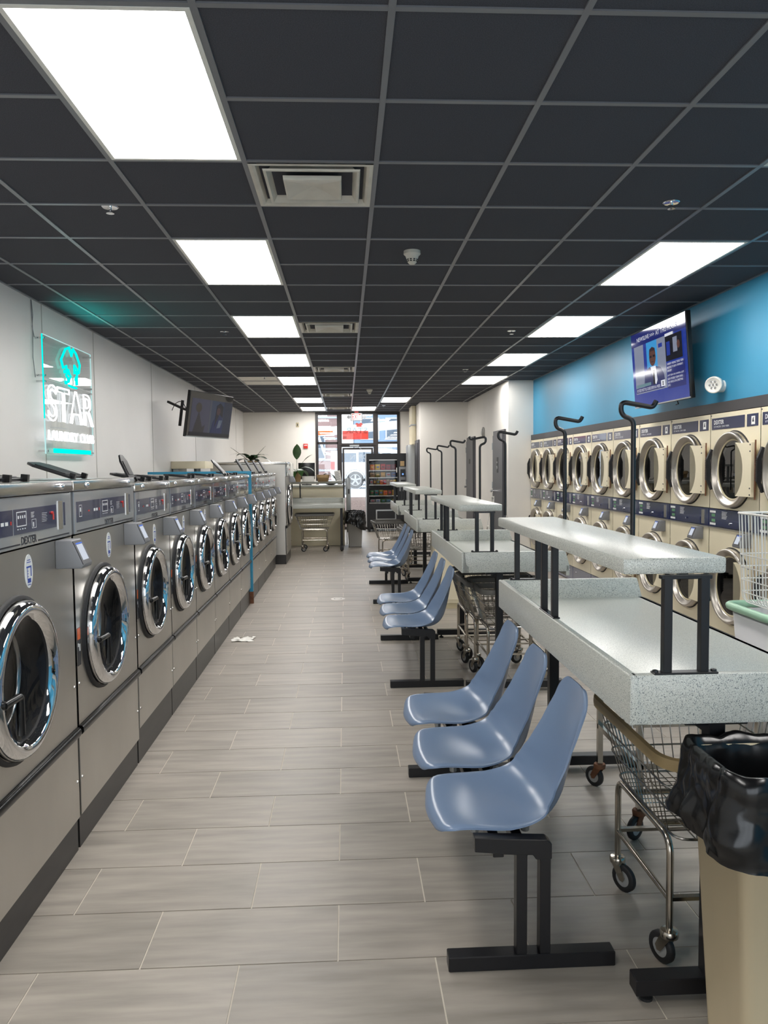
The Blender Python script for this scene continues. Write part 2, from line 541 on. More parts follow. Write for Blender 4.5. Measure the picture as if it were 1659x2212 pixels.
for i in range(-8, 29):
    y = GY0+i*T
    cuts = sorted([c for c, l in LIGHTS if l+1 == i]+[c for c, v in VENTS if v < i < v+1])
    x0 = XL
    for c in cuts:
        tee(x0, GX0+c*T-0.01, y); x0 = GX0+(c+1)*T+0.01
    tee(x0, XR if i < 18 else 2.7, y)
for c, v in VENTS:
    if v % 1:
        for q in (v, v+1): tee(GX0+c*T, GX0+(c+1)*T, GY0+q*T)
for x, a in ((XL, 1), (XR, -1)):
    MB().box(min(x, x+a*0.022), max(x, x+a*0.022), YF, YB if a > 0 else 12.9, ZC-0.001, ZC+0.018).build('wall_angle', M['tbar'], ce)

# walls
wl = structure(MB().box(XL-0.12, XL-0.008, YF, YB, 0, ZC+0.1).build('wall_left', M['wall']), 'off-white boarded wall behind the washers')
edges = [YF, 2.0, 4.5, 6.85, 8.21, 10.6, 13.6, 18.6, YB]
for a, b in zip(edges, edges[1:]):
    MB().box(XL-0.008, XL, a+0.003, b-0.003, 0, ZC+0.02).build('wall_panel', M['wall_panel'], wl)
for e in edges[1:-1]:
    MB().box(XL-0.004, XL+0.004, e-0.006, e+0.006, 0, ZC).build('seam_strip', M['seam'], wl)
structure(MB().box(XR, XR+0.12, YF, 12.9, 2.06, ZC+0.1).box(XR, XR+0.12, YF, 4.87, 0, 2.06).box(XR+0.9, XR+1.0, 4.0, 13.0, 0, 2.06)
          .box(XR, XR+1.0, YF, 12.9, 2.06, 2.075).build('wall_right', M['blue_wall']), 'teal blue wall above the dryers')
tr = structure(MB().box(3.098, XR, 4.88, 8.86, 2.02, 2.105).build('trim_1', M['dark_strip']), 'dark grey trim strip above the nearer dryers')
structure(MB().box(3.10, XR, 8.866, 12.89, 2.02, 2.105).build('trim_2', M['dark_strip']), 'dark grey trim strip above the farther dryers')
wr = structure(MB().box(2.72, 4.2, 12.9, 17.2, 0, ZC+0.1).build('wall_restroom', M['wall']), 'off-white projecting wall with two grey doors')
wc = structure(MB().box(1.66, 4.2, 17.2, 20.15, 0, ZC+0.1).build('wall_utility', M['wall']), 'off-white projecting wall by the storefront')
wb = structure(MB().box(XL-0.1, -0.75, YB, YB+0.15, 0, ZC+0.1).box(1.41, 1.7, YB, YB+0.15, 0, ZC+0.1).box(-0.75, 1.41, YB, YB+0.15, ZC-0.005, ZC+0.1)
               .build('wall_back', M['wall']), 'off-white end wall beside the storefront glass')
structure(MB().box(XL-0.1, XL+0.6, YF-0.12, YF, 0, ZC+0.1).box(2.6, XR+0.1, YF-0.12, YF, 0, ZC+0.1).box(XL, XR, YF-0.12, YF, 2.75, ZC+0.1).box(XL, XR, YF-0.12, YF, 0, 0.35)
          .build('wall_front', M['wall']), 'white wall with a wide window opening')
structure(MB().box(-1.97, 2.6, YF-0.08, YF-0.04, 0.35, 0.42).box(-1.97, 2.6, YF-0.08, YF-0.04, 2.68, 2.75).box(-0.5, -0.42, YF-0.08, YF-0.04, 0.35, 2.75).box(1.0, 1.08, YF-0.08, YF-0.04, 0.35, 2.75)
          .build('window_4', M['frame_dark']), 'wide shop window')
structure(MB().box(XL, XL+0.012, 14.0, YB, 0, 0.1).build('baseboard_left', M['dark_strip']))

# storefront: mullions, panes and door
FR = M['frame_dark']
def frame(x0, x1, z0, z1, y0, y1, wd):
    return (MB().box(x0, x0+wd, y0, y1, z0, z1).box(x1-wd, x1, y0, y1, z0, z1)
            .box(x0+wd, x1-wd, y0, y1, z0, z0+wd).box(x0+wd, x1-wd, y0, y1, z1-wd, z1))
w1 = structure(frame(-0.75, -0.13, 0.02, ZC-0.005, YB-0.02, YB+0.1, 0.07).box(-0.70, -0.18, YB-0.02, YB+0.1, 2.19, 2.25).build('window_1', FR), 'tall dark framed window left of the glass door')
MB().box(-0.70, -0.18, YB+0.03, YB+0.04, 0.08, 2.2).build('pane', M['window_glass'], w1)
MB().box(-0.70, -0.18, YB+0.03, YB+0.04, 2.24, ZC-0.06).build('pane', M['window_glass'], w1)
w2 = structure(frame(-0.13, 0.78, 2.16, ZC-0.005, YB-0.02, YB+0.1, 0.055).build('window_2', FR), 'transom window over the glass door')
MB().box(-0.08, 0.73, YB+0.03, YB+0.04, 2.2, ZC-0.06).build('pane', M['window_glass'], w2)
w3 = structure(frame(0.78, 1.41, 0.02, ZC-0.005, YB-0.02, YB+0.1, 0.07).box(0.84, 1.35, YB-0.02, YB+0.1, 2.19, 2.25).build('window_3', FR), 'tall dark framed window right of the glass door')
MB().box(0.84, 1.35, YB+0.03, YB+0.04, 0.08, 2.2).build('pane', M['window_glass'], w3)
MB().box(0.84, 1.35, YB+0.03, YB+0.04, 2.24, ZC-0.06).build('pane', M['window_glass'], w3)
d1 = structure(frame(-0.13, 0.78, 0.0, 2.165, YB, YB+0.08, 0.05).build('door_1', FR), 'glass entrance door in a dark frame')
leaf = frame(-0.07, 0.72, 0.02, 2.1, YB+0.01, YB+0.06, 0.05).build('door_leaf', FR, d1)
MB().box(-0.03, 0.68, YB+0.03, YB+0.04, 0.06, 2.06).build('pane', M['window_glass'], d1)
MB().box(0.12, 0.36, YB-0.06, YB-0.01, 2.13, 2.17).bar((0.3, YB-0.05, 2.13), (0.42, YB-0.03, 2.06), 0.02, 0.012).build('door_closer', M['grey_metal'], d1)
MB().tube([(0.0, YB-0.03, 0.9), (0.0, YB-0.07, 0.95), (0.0, YB-0.07, 1.25), (0.0, YB-0.03, 1.3)], 0.012, 8).build('pull_handle', M['grey_metal'], d1)
# window lettering, written to be read from outside
MP = M['white_print']
def decal_mat(name, col, a=0.55):
    m = bpy.data.materials.new(name); m.use_nodes = True; nt = m.node_tree; nt.nodes.clear()
    out = N(nt, 'ShaderNodeOutputMaterial'); mx = N(nt, 'ShaderNodeMixShader'); mx.inputs[0].default_value = a
    t_ = N(nt, 'ShaderNodeBsdfTransparent'); d_ = N(nt, 'ShaderNodeBsdfTranslucent'); d_.inputs[0].default_value = col
    nt.links.new(t_.outputs[0], mx.inputs[1]); nt.links.new(d_.outputs[0], mx.inputs[2]); nt.links.new(mx.outputs[0], out.inputs[0]); return m
WD = decal_mat('white_vinyl', (0.9,0.92,0.92,1))
def wtext(s, x, z, wd, ht, m=WD, parent=None):
    o = text(s, wd, ht, m, parent, (x, YB+0.025, z), 'lettering', mirror=True, bold=0.012); o.rotation_euler = (0, 0, -PI/2); return o
# facing the room means the face looks along -y: right of the viewer is +x
M['coral'] = decal_mat('coral_vinyl', (0.95,0.22,0.15,1), 0.75)
M['decal_grey'] = decal_mat('grey_vinyl_decal', srgb(150,168,164), 0.7)
wtext('WASH-DRY-FOLD', -0.44, 2.06, 0.5, 0.07, parent=w1)
wtext('FOLDING', -0.44, 1.53, 0.46, 0.07, parent=w1)
wtext('OPEN', 0.36, 1.86, 0.46, 0.13, parent=d1)
wtext('DAILY', 0.36, 1.69, 0.46, 0.13, parent=d1)
wtext('7AM-8PM', 0.34, 1.55, 0.52, 0.085, parent=d1)
wtext('LAST WASH 7PM', 0.34, 1.44, 0.56, 0.05, parent=d1)
wtext('WASH-DRY', 1.1, 2.07, 0.46, 0.08, parent=w3)
MB().box(-0.06, 0.60, YB+0.024, YB+0.028, 2.31, 2.53).build('coral_decal', M['coral'], w2)
MB().prism([(0.26,2.70),(0.31,2.735),(0.36,2.71),(0.42,2.74),(0.47,2.69),(0.43,2.665),(0.43,2.63),(0.30,2.63),(0.30,2.675)], YB+0.024, YB+0.028, 'y').build('coral_shirt_decal', M['coral'], w2)
wtext('STAR', 0.30, 2.54, 0.56, 0.15, M['decal_grey'], parent=w2)
wtext('202', 0.0, 2.36, 0.1, 0.05, M['dark_print'], parent=w2)

# restroom doors on the projecting wall
def grey_door(name, y0, y1, label):
    d = structure(MB().box(2.685, 2.72, y0-0.05, y1+0.05, 0, 2.22, ()).build(name, M['door_grey']), label)
    MB().box(2.665, 2.69, y0, y1, 0.01, 2.14).build('door_leaf', M['door_grey'], d)
    MB().cyl((2.665, y1-0.09, 1.15), (2.61, y1-0.09, 1.15), 0.022, 12).tube(fillet([(2.62, y1-0.09, 1.15), (2.60, y1-0.09, 1.15), (2.60, y1-0.21, 1.14)], 0.02), 0.011, 8).build('lever_handle', M['chrome'], d)
    for z in (0.35, 1.25, 1.95):
        MB().box(2.655, 2.668, y1-0.005, y1+0.02, z-0.06, z+0.06).build('hinge', M['grey_metal'], d)
    return d
d2 = grey_door('door_2', 13.14, 14.0, 'grey door nearer the dryers on the projecting wall')
MB().box(2.659, 2.664, 13.5, 13.62, 1.48, 1.75).build('door_sign', M['black_paint'], d2)
text('RESTROOM', 0.09, 0.03, MP, d2, (2.658, 13.56, 1.66)).rotation_euler = (0,0,PI)
text('M W', 0.09, 0.06, MP, d2, (2.658, 13.56, 1.57)).rotation_euler = (0,0,PI)
d3 = grey_door('door_3', 16.2, 17.08, 'grey door in the corner of the projecting wall')
MB().box(2.659, 2.664, 16.55, 16.7, 1.65, 1.75).build('door_sign', M['black_paint'], d3)
d4 = structure(MB().box(1.625, 1.66, 17.3, 18.1, 0, 2.2).build('door_4', M['door_grey']), 'dark doorway on the utility wall')
MB().box(1.615, 1.63, 17.36, 18.04, 0.01, 2.13).build('door_leaf', M['black_paint'], d4)  # black sheet painted in for the darkness of the open doorway

# ceiling lights
names = {(-2,0):'nearest large LED panel, over the first washers', (-2,4):'second LED panel of the left row, before the sprinkler', (-2,8):'third LED panel of the left row',
         (-2,12):'fourth LED panel of the left row', (-2,16):'fifth LED panel of the left row, beside the stained tile', (-2,22):'sixth LED panel of the left row',
         (-2,26):'last LED panel of the left row, near the end wall', (3,4):'nearest LED panel of the right row, over the dryer aisle', (3,8):'second LED panel of the right row',
         (3,12):'third LED panel of the right row', (3,16):'farthest LED panel of the right row by the projecting wall', (1,22):'LED panel over the vending machine approach',
         (0,26):'LED panel in front of the exit sign', (-2,-4):'LED panel of the left row behind the viewpoint', (3,-4):'LED panel of the right row behind the viewpoint', (3,0):'LED panel of the right row beside the viewpoint'}
lp = None
for c, i in LIGHTS:
    if lp is None:
        lp = t = thing('ceiling_light', '', 'light', (0,0,0), group='ceiling LED panels')
        fr = MB()
        for a, b, e, f in ((0.012,0.030,0.012,2*T-0.012),(T-0.030,T-0.012,0.012,2*T-0.012),(0.030,T-0.030,0.012,0.030),(0.030,T-0.030,2*T-0.030,2*T-0.012)): fr.box(a, b, e, f, -0.004, 0.012)
        fr.build('frame', M['white_metal'], t)
        MB().box(0.030, T-0.030, 0.030, 2*T-0.030, -0.001, 0.01).build('diffuser', M['panel_light'], t)
    else: t = copy_tree(lp)
    t.location = (GX0+c*T, GY0+i*T, ZC+0.002)
    t['label'] = 'white square-edged ' + names[(c, i)]

# air diffusers
vl = ['nearest square air diffuser with stacked louvres', 'second square air diffuser from the camera', 'third square air diffuser from the camera', 'fourth square air diffuser from the camera', 'farthest square air diffuser near the exit sign']
for (c, v), l in zip(VENTS, vl):
    t = thing('ceiling_vent', 'aged white ' + l, 'air vent', (GX0+(c+0.5)*T, GY0+(v+0.5)*T, ZC), group='ceiling air diffusers')
    def sq(h, z): return [(h,h,z),(-h,h,z),(-h,-h,z),(h,-h,z)]
    def skirt(lv):
        mb = MB(); n = len(lv)
        for h, z in lv: mb.v += sq(h, z)
        for q in range(n-1):
            for k in range(4): mb.f.append((q*4+k, q*4+(k+1)%4, (q+1)*4+(k+1)%4, (q+1)*4+k))
        return mb
    H = T/2-0.012
    skirt([(H,-0.004),(H-0.018,-0.006),(H-0.03,0.0),(H-0.055,0.045),(H-0.11,0.07)]).build('outer_frame', M['vent_metal'], t, recalc=False)
    skirt([(0.232,-0.002),(0.228,-0.01),(0.216,-0.01),(0.185,0.04),(0.145,0.055)]).build('middle_cone', M['vent_metal'], t, recalc=False)
    mb = skirt([(0.142,0.0),(0.14,-0.02),(0.132,-0.022),(0.05,-0.006),(0.0001,0.0)]); mb.build('centre_plate', M['vent_metal'], t, recalc=False)
    MB().box(-H, H, -H, H, 0.10, 0.105).build('duct_back', M['black_paint'], t)
    MB().bar((-0.2,-0.2,0.08),(0.2,0.2,0.08),0.02,0.01).bar((-0.2,0.2,0.08),(0.2,-0.2,0.08),0.02,0.01).build('spreader', M['grey_metal'], t)
for x, y, l in ((-1.253,4.366,'over the first washers'), (1.784,4.229,'over the nearest folding table'), (-1.235,8.25,'beyond the second left light panel'), (1.765,8.21,'over the second folding table'), (1.776,11.45,'over the third folding table'), (-1.24,12.3,'near the stained tile'), (0.9,18.0,'near the vending machine')):
    t = thing('sprinkler', 'small chrome ceiling sprinkler ' + l, 'sprinkler', (x, y, ZC+0.006), group='ceiling sprinklers')
    MB().lathe([(-0.002,0.001),(-0.004,0.04),(0.0,0.045)], 20, 'z').build('escutcheon', M['chrome'], t, smooth=0.6)
    MB().cyl((0,0,-0.004),(0,0,-0.03),0.008,10).lathe([(-0.034,0.0),(-0.034,0.022),(-0.03,0.022)], 12, 'z').build('deflector', M['chrome'], t)
for x, y, l in ((0.457, 5.2, 'nearest cream cone-shaped smoke detector on a dark tile'), (0.46, 14.3, 'far cream smoke detector above the aisle')):
    t = thing('smoke_detector', l, 'smoke detector', (x, y, ZC+0.006), group='smoke detectors')
    MB().lathe([(0,0.055),(-0.02,0.056),(-0.026,0.05),(-0.03,0.045)], 28, 'z').build('base', M['vent_metal'], t, smooth=0.6)
    MB().lathe([(-0.03,0.045),(-0.075,0.028),(-0.085,0.018),(-0.087,0.001)], 28, 'z').build('head', M['vent_metal'], t, smooth=0.6)
    mb = MB()
    for k in range(10):
        a = 2*PI*k/10
        for z in (-0.058, -0.068): mb.box(-0.006,0.006,-0.002,0.002,z-0.003,z+0.003); 
        for v in range(len(mb.v)-16, len(mb.v)):
            p = mb.v[v]; rr = 0.037 if p[2] > -0.063 else 0.0335
            mb.v[v] = (math.cos(a)*(rr+p[1])-math.sin(a)*p[0], math.sin(a)*(rr+p[1])+math.cos(a)*p[0], p[2])
    mb.build('slots', M['black_paint'], t)
# ------------------------------------------------------------------ washing machines (local: x out of the front, y to the viewer's right, z up)
def terminal(parent, y, z, s=1.0):
    t = MB().prism([(0,-0.055*s),(0.10*s,-0.055*s),(0.105*s,-0.045*s),(0.062*s,0.055*s),(0,0.055*s)], y-0.055*s, y+0.055*s, 'y').build('payment_terminal', M['grey_plastic'], parent, bevel=0.003)
    t.location = (0, 0, z)
    # slanted face frame
    a = Vector((0.105*s,0,-0.045*s)); b = Vector((0.062*s,0,0.055*s)); d = (b-a); n = Vector((d.z,0,-d.x)).normalized()
    def quad(u0, u1, v0, v1, off, m, nm):
        P = lambda u, v: tuple(a+d*v+n*off+Vector((0,y+u*s,0)))
        mb = MB().add([P(u0,v0),P(u1,v0),P(u1,v1),P(u0,v1)]+[tuple(Vector(P(*q))-n*0.004) for q in ((u0,v0),(u1,v0),(u1,v1),(u0,v1))],
                      [(0,1,2,3),(0,4,5,1),(1,5,6,2),(2,6,7,3),(3,7,4,0)])
        return mb.build(nm, m, t)
    quad(-0.05,0.05,0.05,0.95,0.003,M['dark_plastic'],'bezel')
    quad(-0.032,0.032,0.2,0.8,0.004,M['screen_lit'],'screen')
    quad(-0.034,0.034,0.82,0.86,0.0042,M['screen_blue'],'screen_stripe')
    return t

def make_washer(W, H, toe, barz, cz0, doorz, dy, R, stickers=True, detail=True):
    t = thing('washing_machine', '', 'washer')
    D = 0.93
    h = W/2-0.004
    MB().box(-D, -0.006, -h, h, toe, H-0.045, ('+x',)).build('body', M['steel'], t)
    MB().box(-D, -0.012, -h, h, 0.0, toe).build('toe_kick', M['toe'], t)
    MB().box(-0.02, 0, -h, h, toe+0.002, barz-0.022).build('lower_panel', M['steel'], t, bevel=0.002, seg=1)
    MB().plate_hole(-0.02, 0.0, -h, h, barz+0.022, cz0-0.006, [(dy, doorz, R*0.86)]).build('front_panel', M['steel'], t, recalc=False)
    MB().box(-0.022,-0.006,-h,h,barz-0.022,barz+0.022).build('bar_recess', M['black_paint'], t)
    MB().prism([(-0.004,-0.02),(0.012,-0.017),(0.019,-0.006),(0.017,0.012),(0.008,0.02),(-0.004,0.02)], -h+0.002, h-0.002, 'y').xform(Matrix.Translation((0,0,barz))).build('trim_bar', M['black_gloss'], t, smooth=0.9)
    # door
    k = R/0.27
    prof = [(-0.004,0.262*k),(0.012,0.266*k),(0.024,0.268*k),(0.036,0.266*k),(0.048,0.258*k),(0.055,0.247*k),(0.057,0.236*k),(0.054,0.227*k),(0.048,0.220*k),(0.042,0.214*k),(0.036,0.208*k),(0.030,0.204*k)]
    dr = MB().lathe(prof, 64, 'x', (0,dy,doorz)).build('door', M['chrome'], t, smooth=1.2, recalc=False)
    MB().lathe([(0.0,0.285*k),(0.012,0.283*k),(0.014,0.27*k)], 64, 'x', (0,dy,doorz)).build('door_gasket', M['black_rubber'], dr, smooth=1.0, recalc=False)
    MB().lathe([(0.024,0.204*k),(0.014,0.18*k),(0.0,0.14*k),(-0.01,0.07*k),(-0.012,0.001)], 48, 'x', (0,dy,doorz)).build('door_glass', M['door_glass'], dr, smooth=1.0, recalc=False)
    MB().lathe([(0.030,0.205*k),(0.020,0.2*k),(0.0,0.197*k),(-0.02,0.194*k),(-0.03,0.19*k)], 48, 'x', (0,dy,doorz)).build('door_liner', M['black_rubber'], dr, smooth=1.2, recalc=False)
    MB().cyl((0.045,dy-0.232*k,doorz-0.02),(0.066,dy-0.232*k,doorz-0.02),0.015,12).tube(fillet([(0.060,dy-0.24*k,doorz-0.02),(0.064,dy-0.20*k,doorz-0.02),(0.064,dy-0.13*k,doorz-0.022),(0.062,dy-0.125*k,doorz-0.15*k)],0.012),0.0125,10).build('door_handle', M['black_gloss'], dr, smooth=0.8)
    MB().box(0.0,0.03,dy+0.265*k,dy+0.295*k,doorz-0.07,doorz+0.07).build('door_hinge', M['steel_top'], dr, bevel=0.004)
    MB().lathe([(-0.005,0.24*k),(-0.032,0.19*k),(-0.07,0.19*k),(-0.09,0.178*k),(-0.105,0.188*k),(-0.12,0.178*k),(-0.16,0.182*k)], 48, 'x', (0,dy,doorz)).build('door_boot', M['black_rubber'], t, smooth=1.2, recalc=False)
    MB().lathe([(-0.155,0.178*k),(-0.16,0.185*k),(-0.165,0.205*k),(-0.17,0.25*k),(-0.3,0.25*k),(-0.5,0.25*k),(-0.52,0.2*k),(-0.5,0.08*k),(-0.47,0.06*k),(-0.47,0.001)], 48, 'x', (0,dy,doorz)).build('drum', M['drum'], t, smooth=0.8, recalc=False)
    MB().lathe([(-0.062,0.186*k),(-0.068,0.176*k),(-0.078,0.174*k),(-0.088,0.18*k)], 48, 'x', (0,dy,doorz)).build('drum_lip', M['steel_top'], t, smooth=1.2, recalc=False)
    # control panel
    z0, z1 = cz0, H-0.048
    cp = MB().box(-0.02, 0.006, -h+0.004, h-0.004, z0, z1).build('control_panel', M['silver_overlay'], t, bevel=0.003, seg=1)
    hz = z1-z0
    na, nb = z0+hz*0.27, z0+hz*0.76
    ws = W/0.93
    Y = lambda v: v*ws
    MB().box(0.006,0.0072,Y(-0.43),Y(-0.115),na,nb).build('navy_display', M['navy'], cp)
    MB().box(0.006,0.0072,Y(-0.105),Y(0.285),na,nb).build('navy_display', M['navy'], cp)
    MB().box(0.006,0.0072,Y(0.365),Y(0.382),na,nb+0.005).build('navy_display', M['navy'], cp)
    sp = MB().box(0.006,0.009,Y(0.302),Y(0.348),na-0.012,nb+0.012).build('coin_plate', M['steel_top'], cp)
    pr = MB()
    nh = nb-na
    def rect(a, b, c, d, x=0.0076): pr.add([(x,Y(a),na+c*nh),(x,Y(b),na+c*nh),(x,Y(b),na+d*nh),(x,Y(a),na+d*nh)], [(0,1,2,3)])
    for a, b, c, d in ((-0.085,0.0,0.86,0.9),(-0.085,0.0,0.3,0.34),(-0.085,-0.08,0.3,0.9),(-0.005,0.0,0.3,0.9)): rect(a,b,c,d)
    for q in range(4): rect(-0.074+q*0.018,-0.064+q*0.018,0.62,0.74); rect(-0.08+q*0.02,-0.07+q*0.02,0.18,0.22)
    for q in range(5): rect(0.04,0.07-0.004*(q%3),0.8-q*0.05,0.82-q*0.05)
    for a, b, c, d in ((0.045,0.085,0.15,0.17),(0.045,0.085,0.5,0.52),(0.045,0.048,0.15,0.52),(0.082,0.085,0.15,0.52),(0.055,0.065,0.2,0.4)): rect(a,b,c,d)
    for q in range(6): rect(0.14,0.19-0.006*(q%2),0.7-q*0.07,0.715-q*0.07)
    for a, b, c, d in ((-0.40,-0.365,0.25,0.28),(-0.40,-0.365,0.8,0.83),(-0.40,-0.397,0.25,0.83),(-0.368,-0.365,0.25,0.83),(-0.39,-0.375,0.5,0.7)): rect(a,b,c,d)
    for q in range(3): rect(-0.24+q*0.032,-0.216+q*0.032,0.42,0.56) if q else None
    tag(pr.build('white_graphics', M['white_print'], cp, recalc=False), kind='stuff')
    rd = MB()
    for a, b, c, d in ((0.245,0.262,0.35,0.6),(-0.135,-0.125,0.42,0.56),(-0.285,-0.262,0.45,0.52)):
        rd.add([(0.0078,Y(a),na+c*nh),(0.0078,Y(b),na+c*nh),(0.0078,Y(b),na+d*nh),(0.0078,Y(a),na+d*nh)],[(0,1,2,3)])
    tag(rd.build('red_graphics', M['red_print'], cp, recalc=False), kind='stuff')
    MB().cyl((0.006,Y(0.236),na+0.66*nh),(0.014,Y(0.236),na+0.66*nh),0.006,10).build('stop_button', M['red_print'], cp)
    text('DEXTER', 0.135, 0.028, M['dark_print'], cp, (0.0068, Y(0.02), z0+hz*0.13), bold=0.02)
    ln = MB()
    for a, b in ((-0.43,-0.06),(0.1,0.42)): ln.box(0.006,0.0068,Y(a),Y(b),z0+0.010,z0+0.015)
    ln.build('dark_stripe', M['dark_print'], cp)
    MB().box(-D, 0.01, -h-0.002, h+0.002, H-0.045, H).build('lid', M['steel_top'], t, bevel=0.004)
    for y in (-W*0.33, W*0.36):
        MB().lathe([(0.0,0.013),(0.008,0.012),(0.013,0.007),(0.014,0.001)], 14, 'x', (0.01,y,H-0.022)).build('bolt', M['chrome'], t, smooth=0.9)
    for y in (-h+0.018, h-0.018):
        for z in (0.30, 0.70):
            MB().lathe([(0,0.008),(0.004,0.007),(0.006,0.001)], 10, 'x', (0,y,z)).build('screw', M['steel_top'], t, smooth=0.9)
    terminal(t, W*0.36, cz0-0.062)
    if stickers:
        e = [(math.cos(2*PI*q/28)*0.035, math.sin(2*PI*q/28)*0.06) for q in range(28)]
        st = MB().prism(e, 0.0, 0.0012, 'x').build('oval_sticker', M['white_print'], t); st.location = (0, 0.02, cz0-0.09)
        sb = MB()
        for a, b, c, d in ((-0.022,0.022,0.012,0.018),(-0.016,-0.012,-0.03,0.014),(0.014,0.022,-0.02,0.014),(-0.014,0.016,-0.042,-0.026),(-0.016,-0.004,0.0,0.002),(-0.016,-0.004,-0.01,-0.008),(-0.016,-0.004,-0.02,-0.018),(-0.018,0.018,0.03,0.033),(-0.014,0.014,0.038,0.041),(-0.014,0.014,-0.05,-0.047)):
            sb.add([(0.0016,a,c),(0.0016,b,c),(0.0016,b,d),(0.0016,a,d)],[(0,1,2,3)])
        sb.build('cup_drawing', M['blue_print'], st, recalc=False)
    a = -h+0.006
    ws_ = MB().box(0,0.0012,a,a+0.04,doorz-0.11,doorz+0.05).build('warning_sticker', M['dark_plastic'], t)
    MB().box(0.0012,0.0016,a+0.002,a+0.038,doorz+0.0,doorz+0.048).build('orange_band', M['orange_print'], ws_)
    MB().box(0.0012,0.0016,a+0.006,a+0.016,doorz-0.03,doorz-0.015).build('white_symbol', M['white_print'], ws_)
    MB().box(0.0012,0.0016,a+0.022,a+0.034,doorz-0.05,doorz-0.02).build('white_symbol', M['white_print'], ws_)
    return t

WX = -1.13
def det_lid(parent, x, y, z, ang, L=0.34, W=0.2, tilt=0.0):
    # black hinged detergent flap on the machine top; hinge along y, opening upward
    mb = MB().prism([(0,-W/2),(L-0.04,-W/2),(L,-W/2+0.04),(L,W/2-0.04),(L-0.04,W/2),(0,W/2)], 0, 0.012, 'z')
    mb.box(0.03,L-0.04,-W/2+0.025,W/2-0.025,-0.003,0.0)
    o = mb.build('detergent_lid', M['black_metal'], parent, bevel=0.003, seg=1)
    o.location = (x, y, z); o.rotation_euler = (tilt, ang, 0)
    MB().box(-0.016,0.01,-W/2+0.02,-W/2+0.04,-0.014,0.014).build('hinge', M['black_gloss'], o)
    MB().box(-0.016,0.01,W/2-0.04,W/2-0.02,-0.014,0.014).build('hinge', M['black_gloss'], o)
    return o

big = [(2.33, 3.255, 'large stainless front-load washer nearest the camera with an oval cup sticker'), (3.265, 4.2, 'second large stainless washer from the camera, next to the nearest one')]
mid = [(4.21+0.828*i, 4.21+0.828*(i+1)-0.008, l) for i, l in enumerate(['third stainless washer from the camera with an upright open soap flap', 'fourth stainless washer from the camera with orange warning label',
       'fifth stainless washer from the camera', 'sixth stainless washer from the camera', 'seventh stainless washer from the camera', 'stainless washer just before the teal blue frame post'])]
far = [(9.255+0.828*i, 9.255+0.828*(i+1)-0.008, l) for i, l in enumerate(['stainless washer just behind the teal blue frame post', 'second stainless washer behind the teal blue frame post', 'third stainless washer behind the teal blue frame post', 'stainless washer against the tall steel machine'])]
GW = 'stainless washers in the left row'
p1 = make_washer(0.925, 1.555, 0.14, 0.505, 1.33, 0.885, -0.11, 0.272)
p2 = make_washer(0.82, 1.525, 0.19, 0.505, 1.305, 0.90, -0.11, 0.256)
for lst, proto in ((big, p1), (mid, p2), (far, p2)):
    for n, (a, b, l) in enumerate(lst):
        t = proto if (n == 0 and proto is not p2) or (lst is mid and n == 0) else copy_tree(proto)
        t.location = (WX, (a+b)/2, 0); t['label'] = l; t['group'] = GW
        lst[n] = t
# soap flaps on the machine tops
def flap(m, y, H, e, L=0.18, x=-0.10, w=0.22):
    det_lid(m, x, y, H+0.014, 0, L, w).rotation_euler = (0, -(PI-e), 0)
flap(big[0], 0.18, 1.555, 0.10, 0.24); flap(big[0], -0.16, 1.555, 0.06, 0.24)
flap(big[1], 0.10, 1.555, 0.32, 0.22, -0.16)
flap(mid[0], 0.04, 1.525, 1.15, 0.16, -0.12, 0.13); flap(mid[0], 0.25, 1.525, 0.2, 0.2)
flap(mid[1], -0.1, 1.525, 0.12, 0.2); flap(mid[2], 0.0, 1.525, 0.1, 0.2); flap(mid[3], 0.1, 1.525, 0.1, 0.2)
flap(mid[4], 0.05, 1.525, 0.85, 0.2, -0.08); flap(mid[5], 0.0, 1.525, 0.12, 0.2)
for m in far: flap(m, 0.0, 1.525, 1.05, 0.2, -0.10)

# tall steel machine at the end of the row
t = make_washer(1.05, 1.70, 0.16, 0.62, 1.46, 0.97, 0.0, 0.33, stickers=False)
t.name = 'tall_washing_machine'; t.location = (-0.985, 13.45, 0); tag(t, 'tall stainless washer standing proud at the far end of the row', 'washer')
for ch in list(t.children):
    if ch.name.startswith(('body','lid','toe_kick')):
        me = ch.data
        for v in me.vertices:
            if v.co.x < -0.5: v.co.x -= 0.3
# teal frame between the two banks
t = thing('steel_frame', 'teal blue metal frame post and rail between the two banks of washers', 'frame', (0, 9.22, 0))
MB().box(-1.15,-1.105,-0.022,0.022,0.14,1.535).build('post', M['blue_frame'], t, bevel=0.003, seg=1)
MB().box(-2.3,-1.105,-0.022,0.022,1.535,1.565).build('top_rail', M['blue_frame'], t, bevel=0.003, seg=1)
MB().box(-1.152,-1.103,-0.024,0.024,0,0.14).build('post_foot', M['rust'], t)
MB().box(-2.25,-1.16,-0.006,0.006,0.0,1.53).build('end_panel', M['steel'], t)
# cream cover against the wall, between the banks and the tall machine
t = thing('cover_box', 'long cream cover box on the wall behind the washers', 'cover', (XL, 12.0, 0))
MB().box(0.0,0.5,-0.35,0.35,1.60,1.71).build('hood', M['cream'], t, bevel=0.006)
MB().box(0.02,0.1,-0.3,0.3,0.0,1.6).build('back_leg', M['grey_metal'], t)
MB().cyl((0.3,0.1,1.6),(0.3,0.1,1.2),0.05,14).build('pipe', M['grey_metal'], t, smooth=0.8)

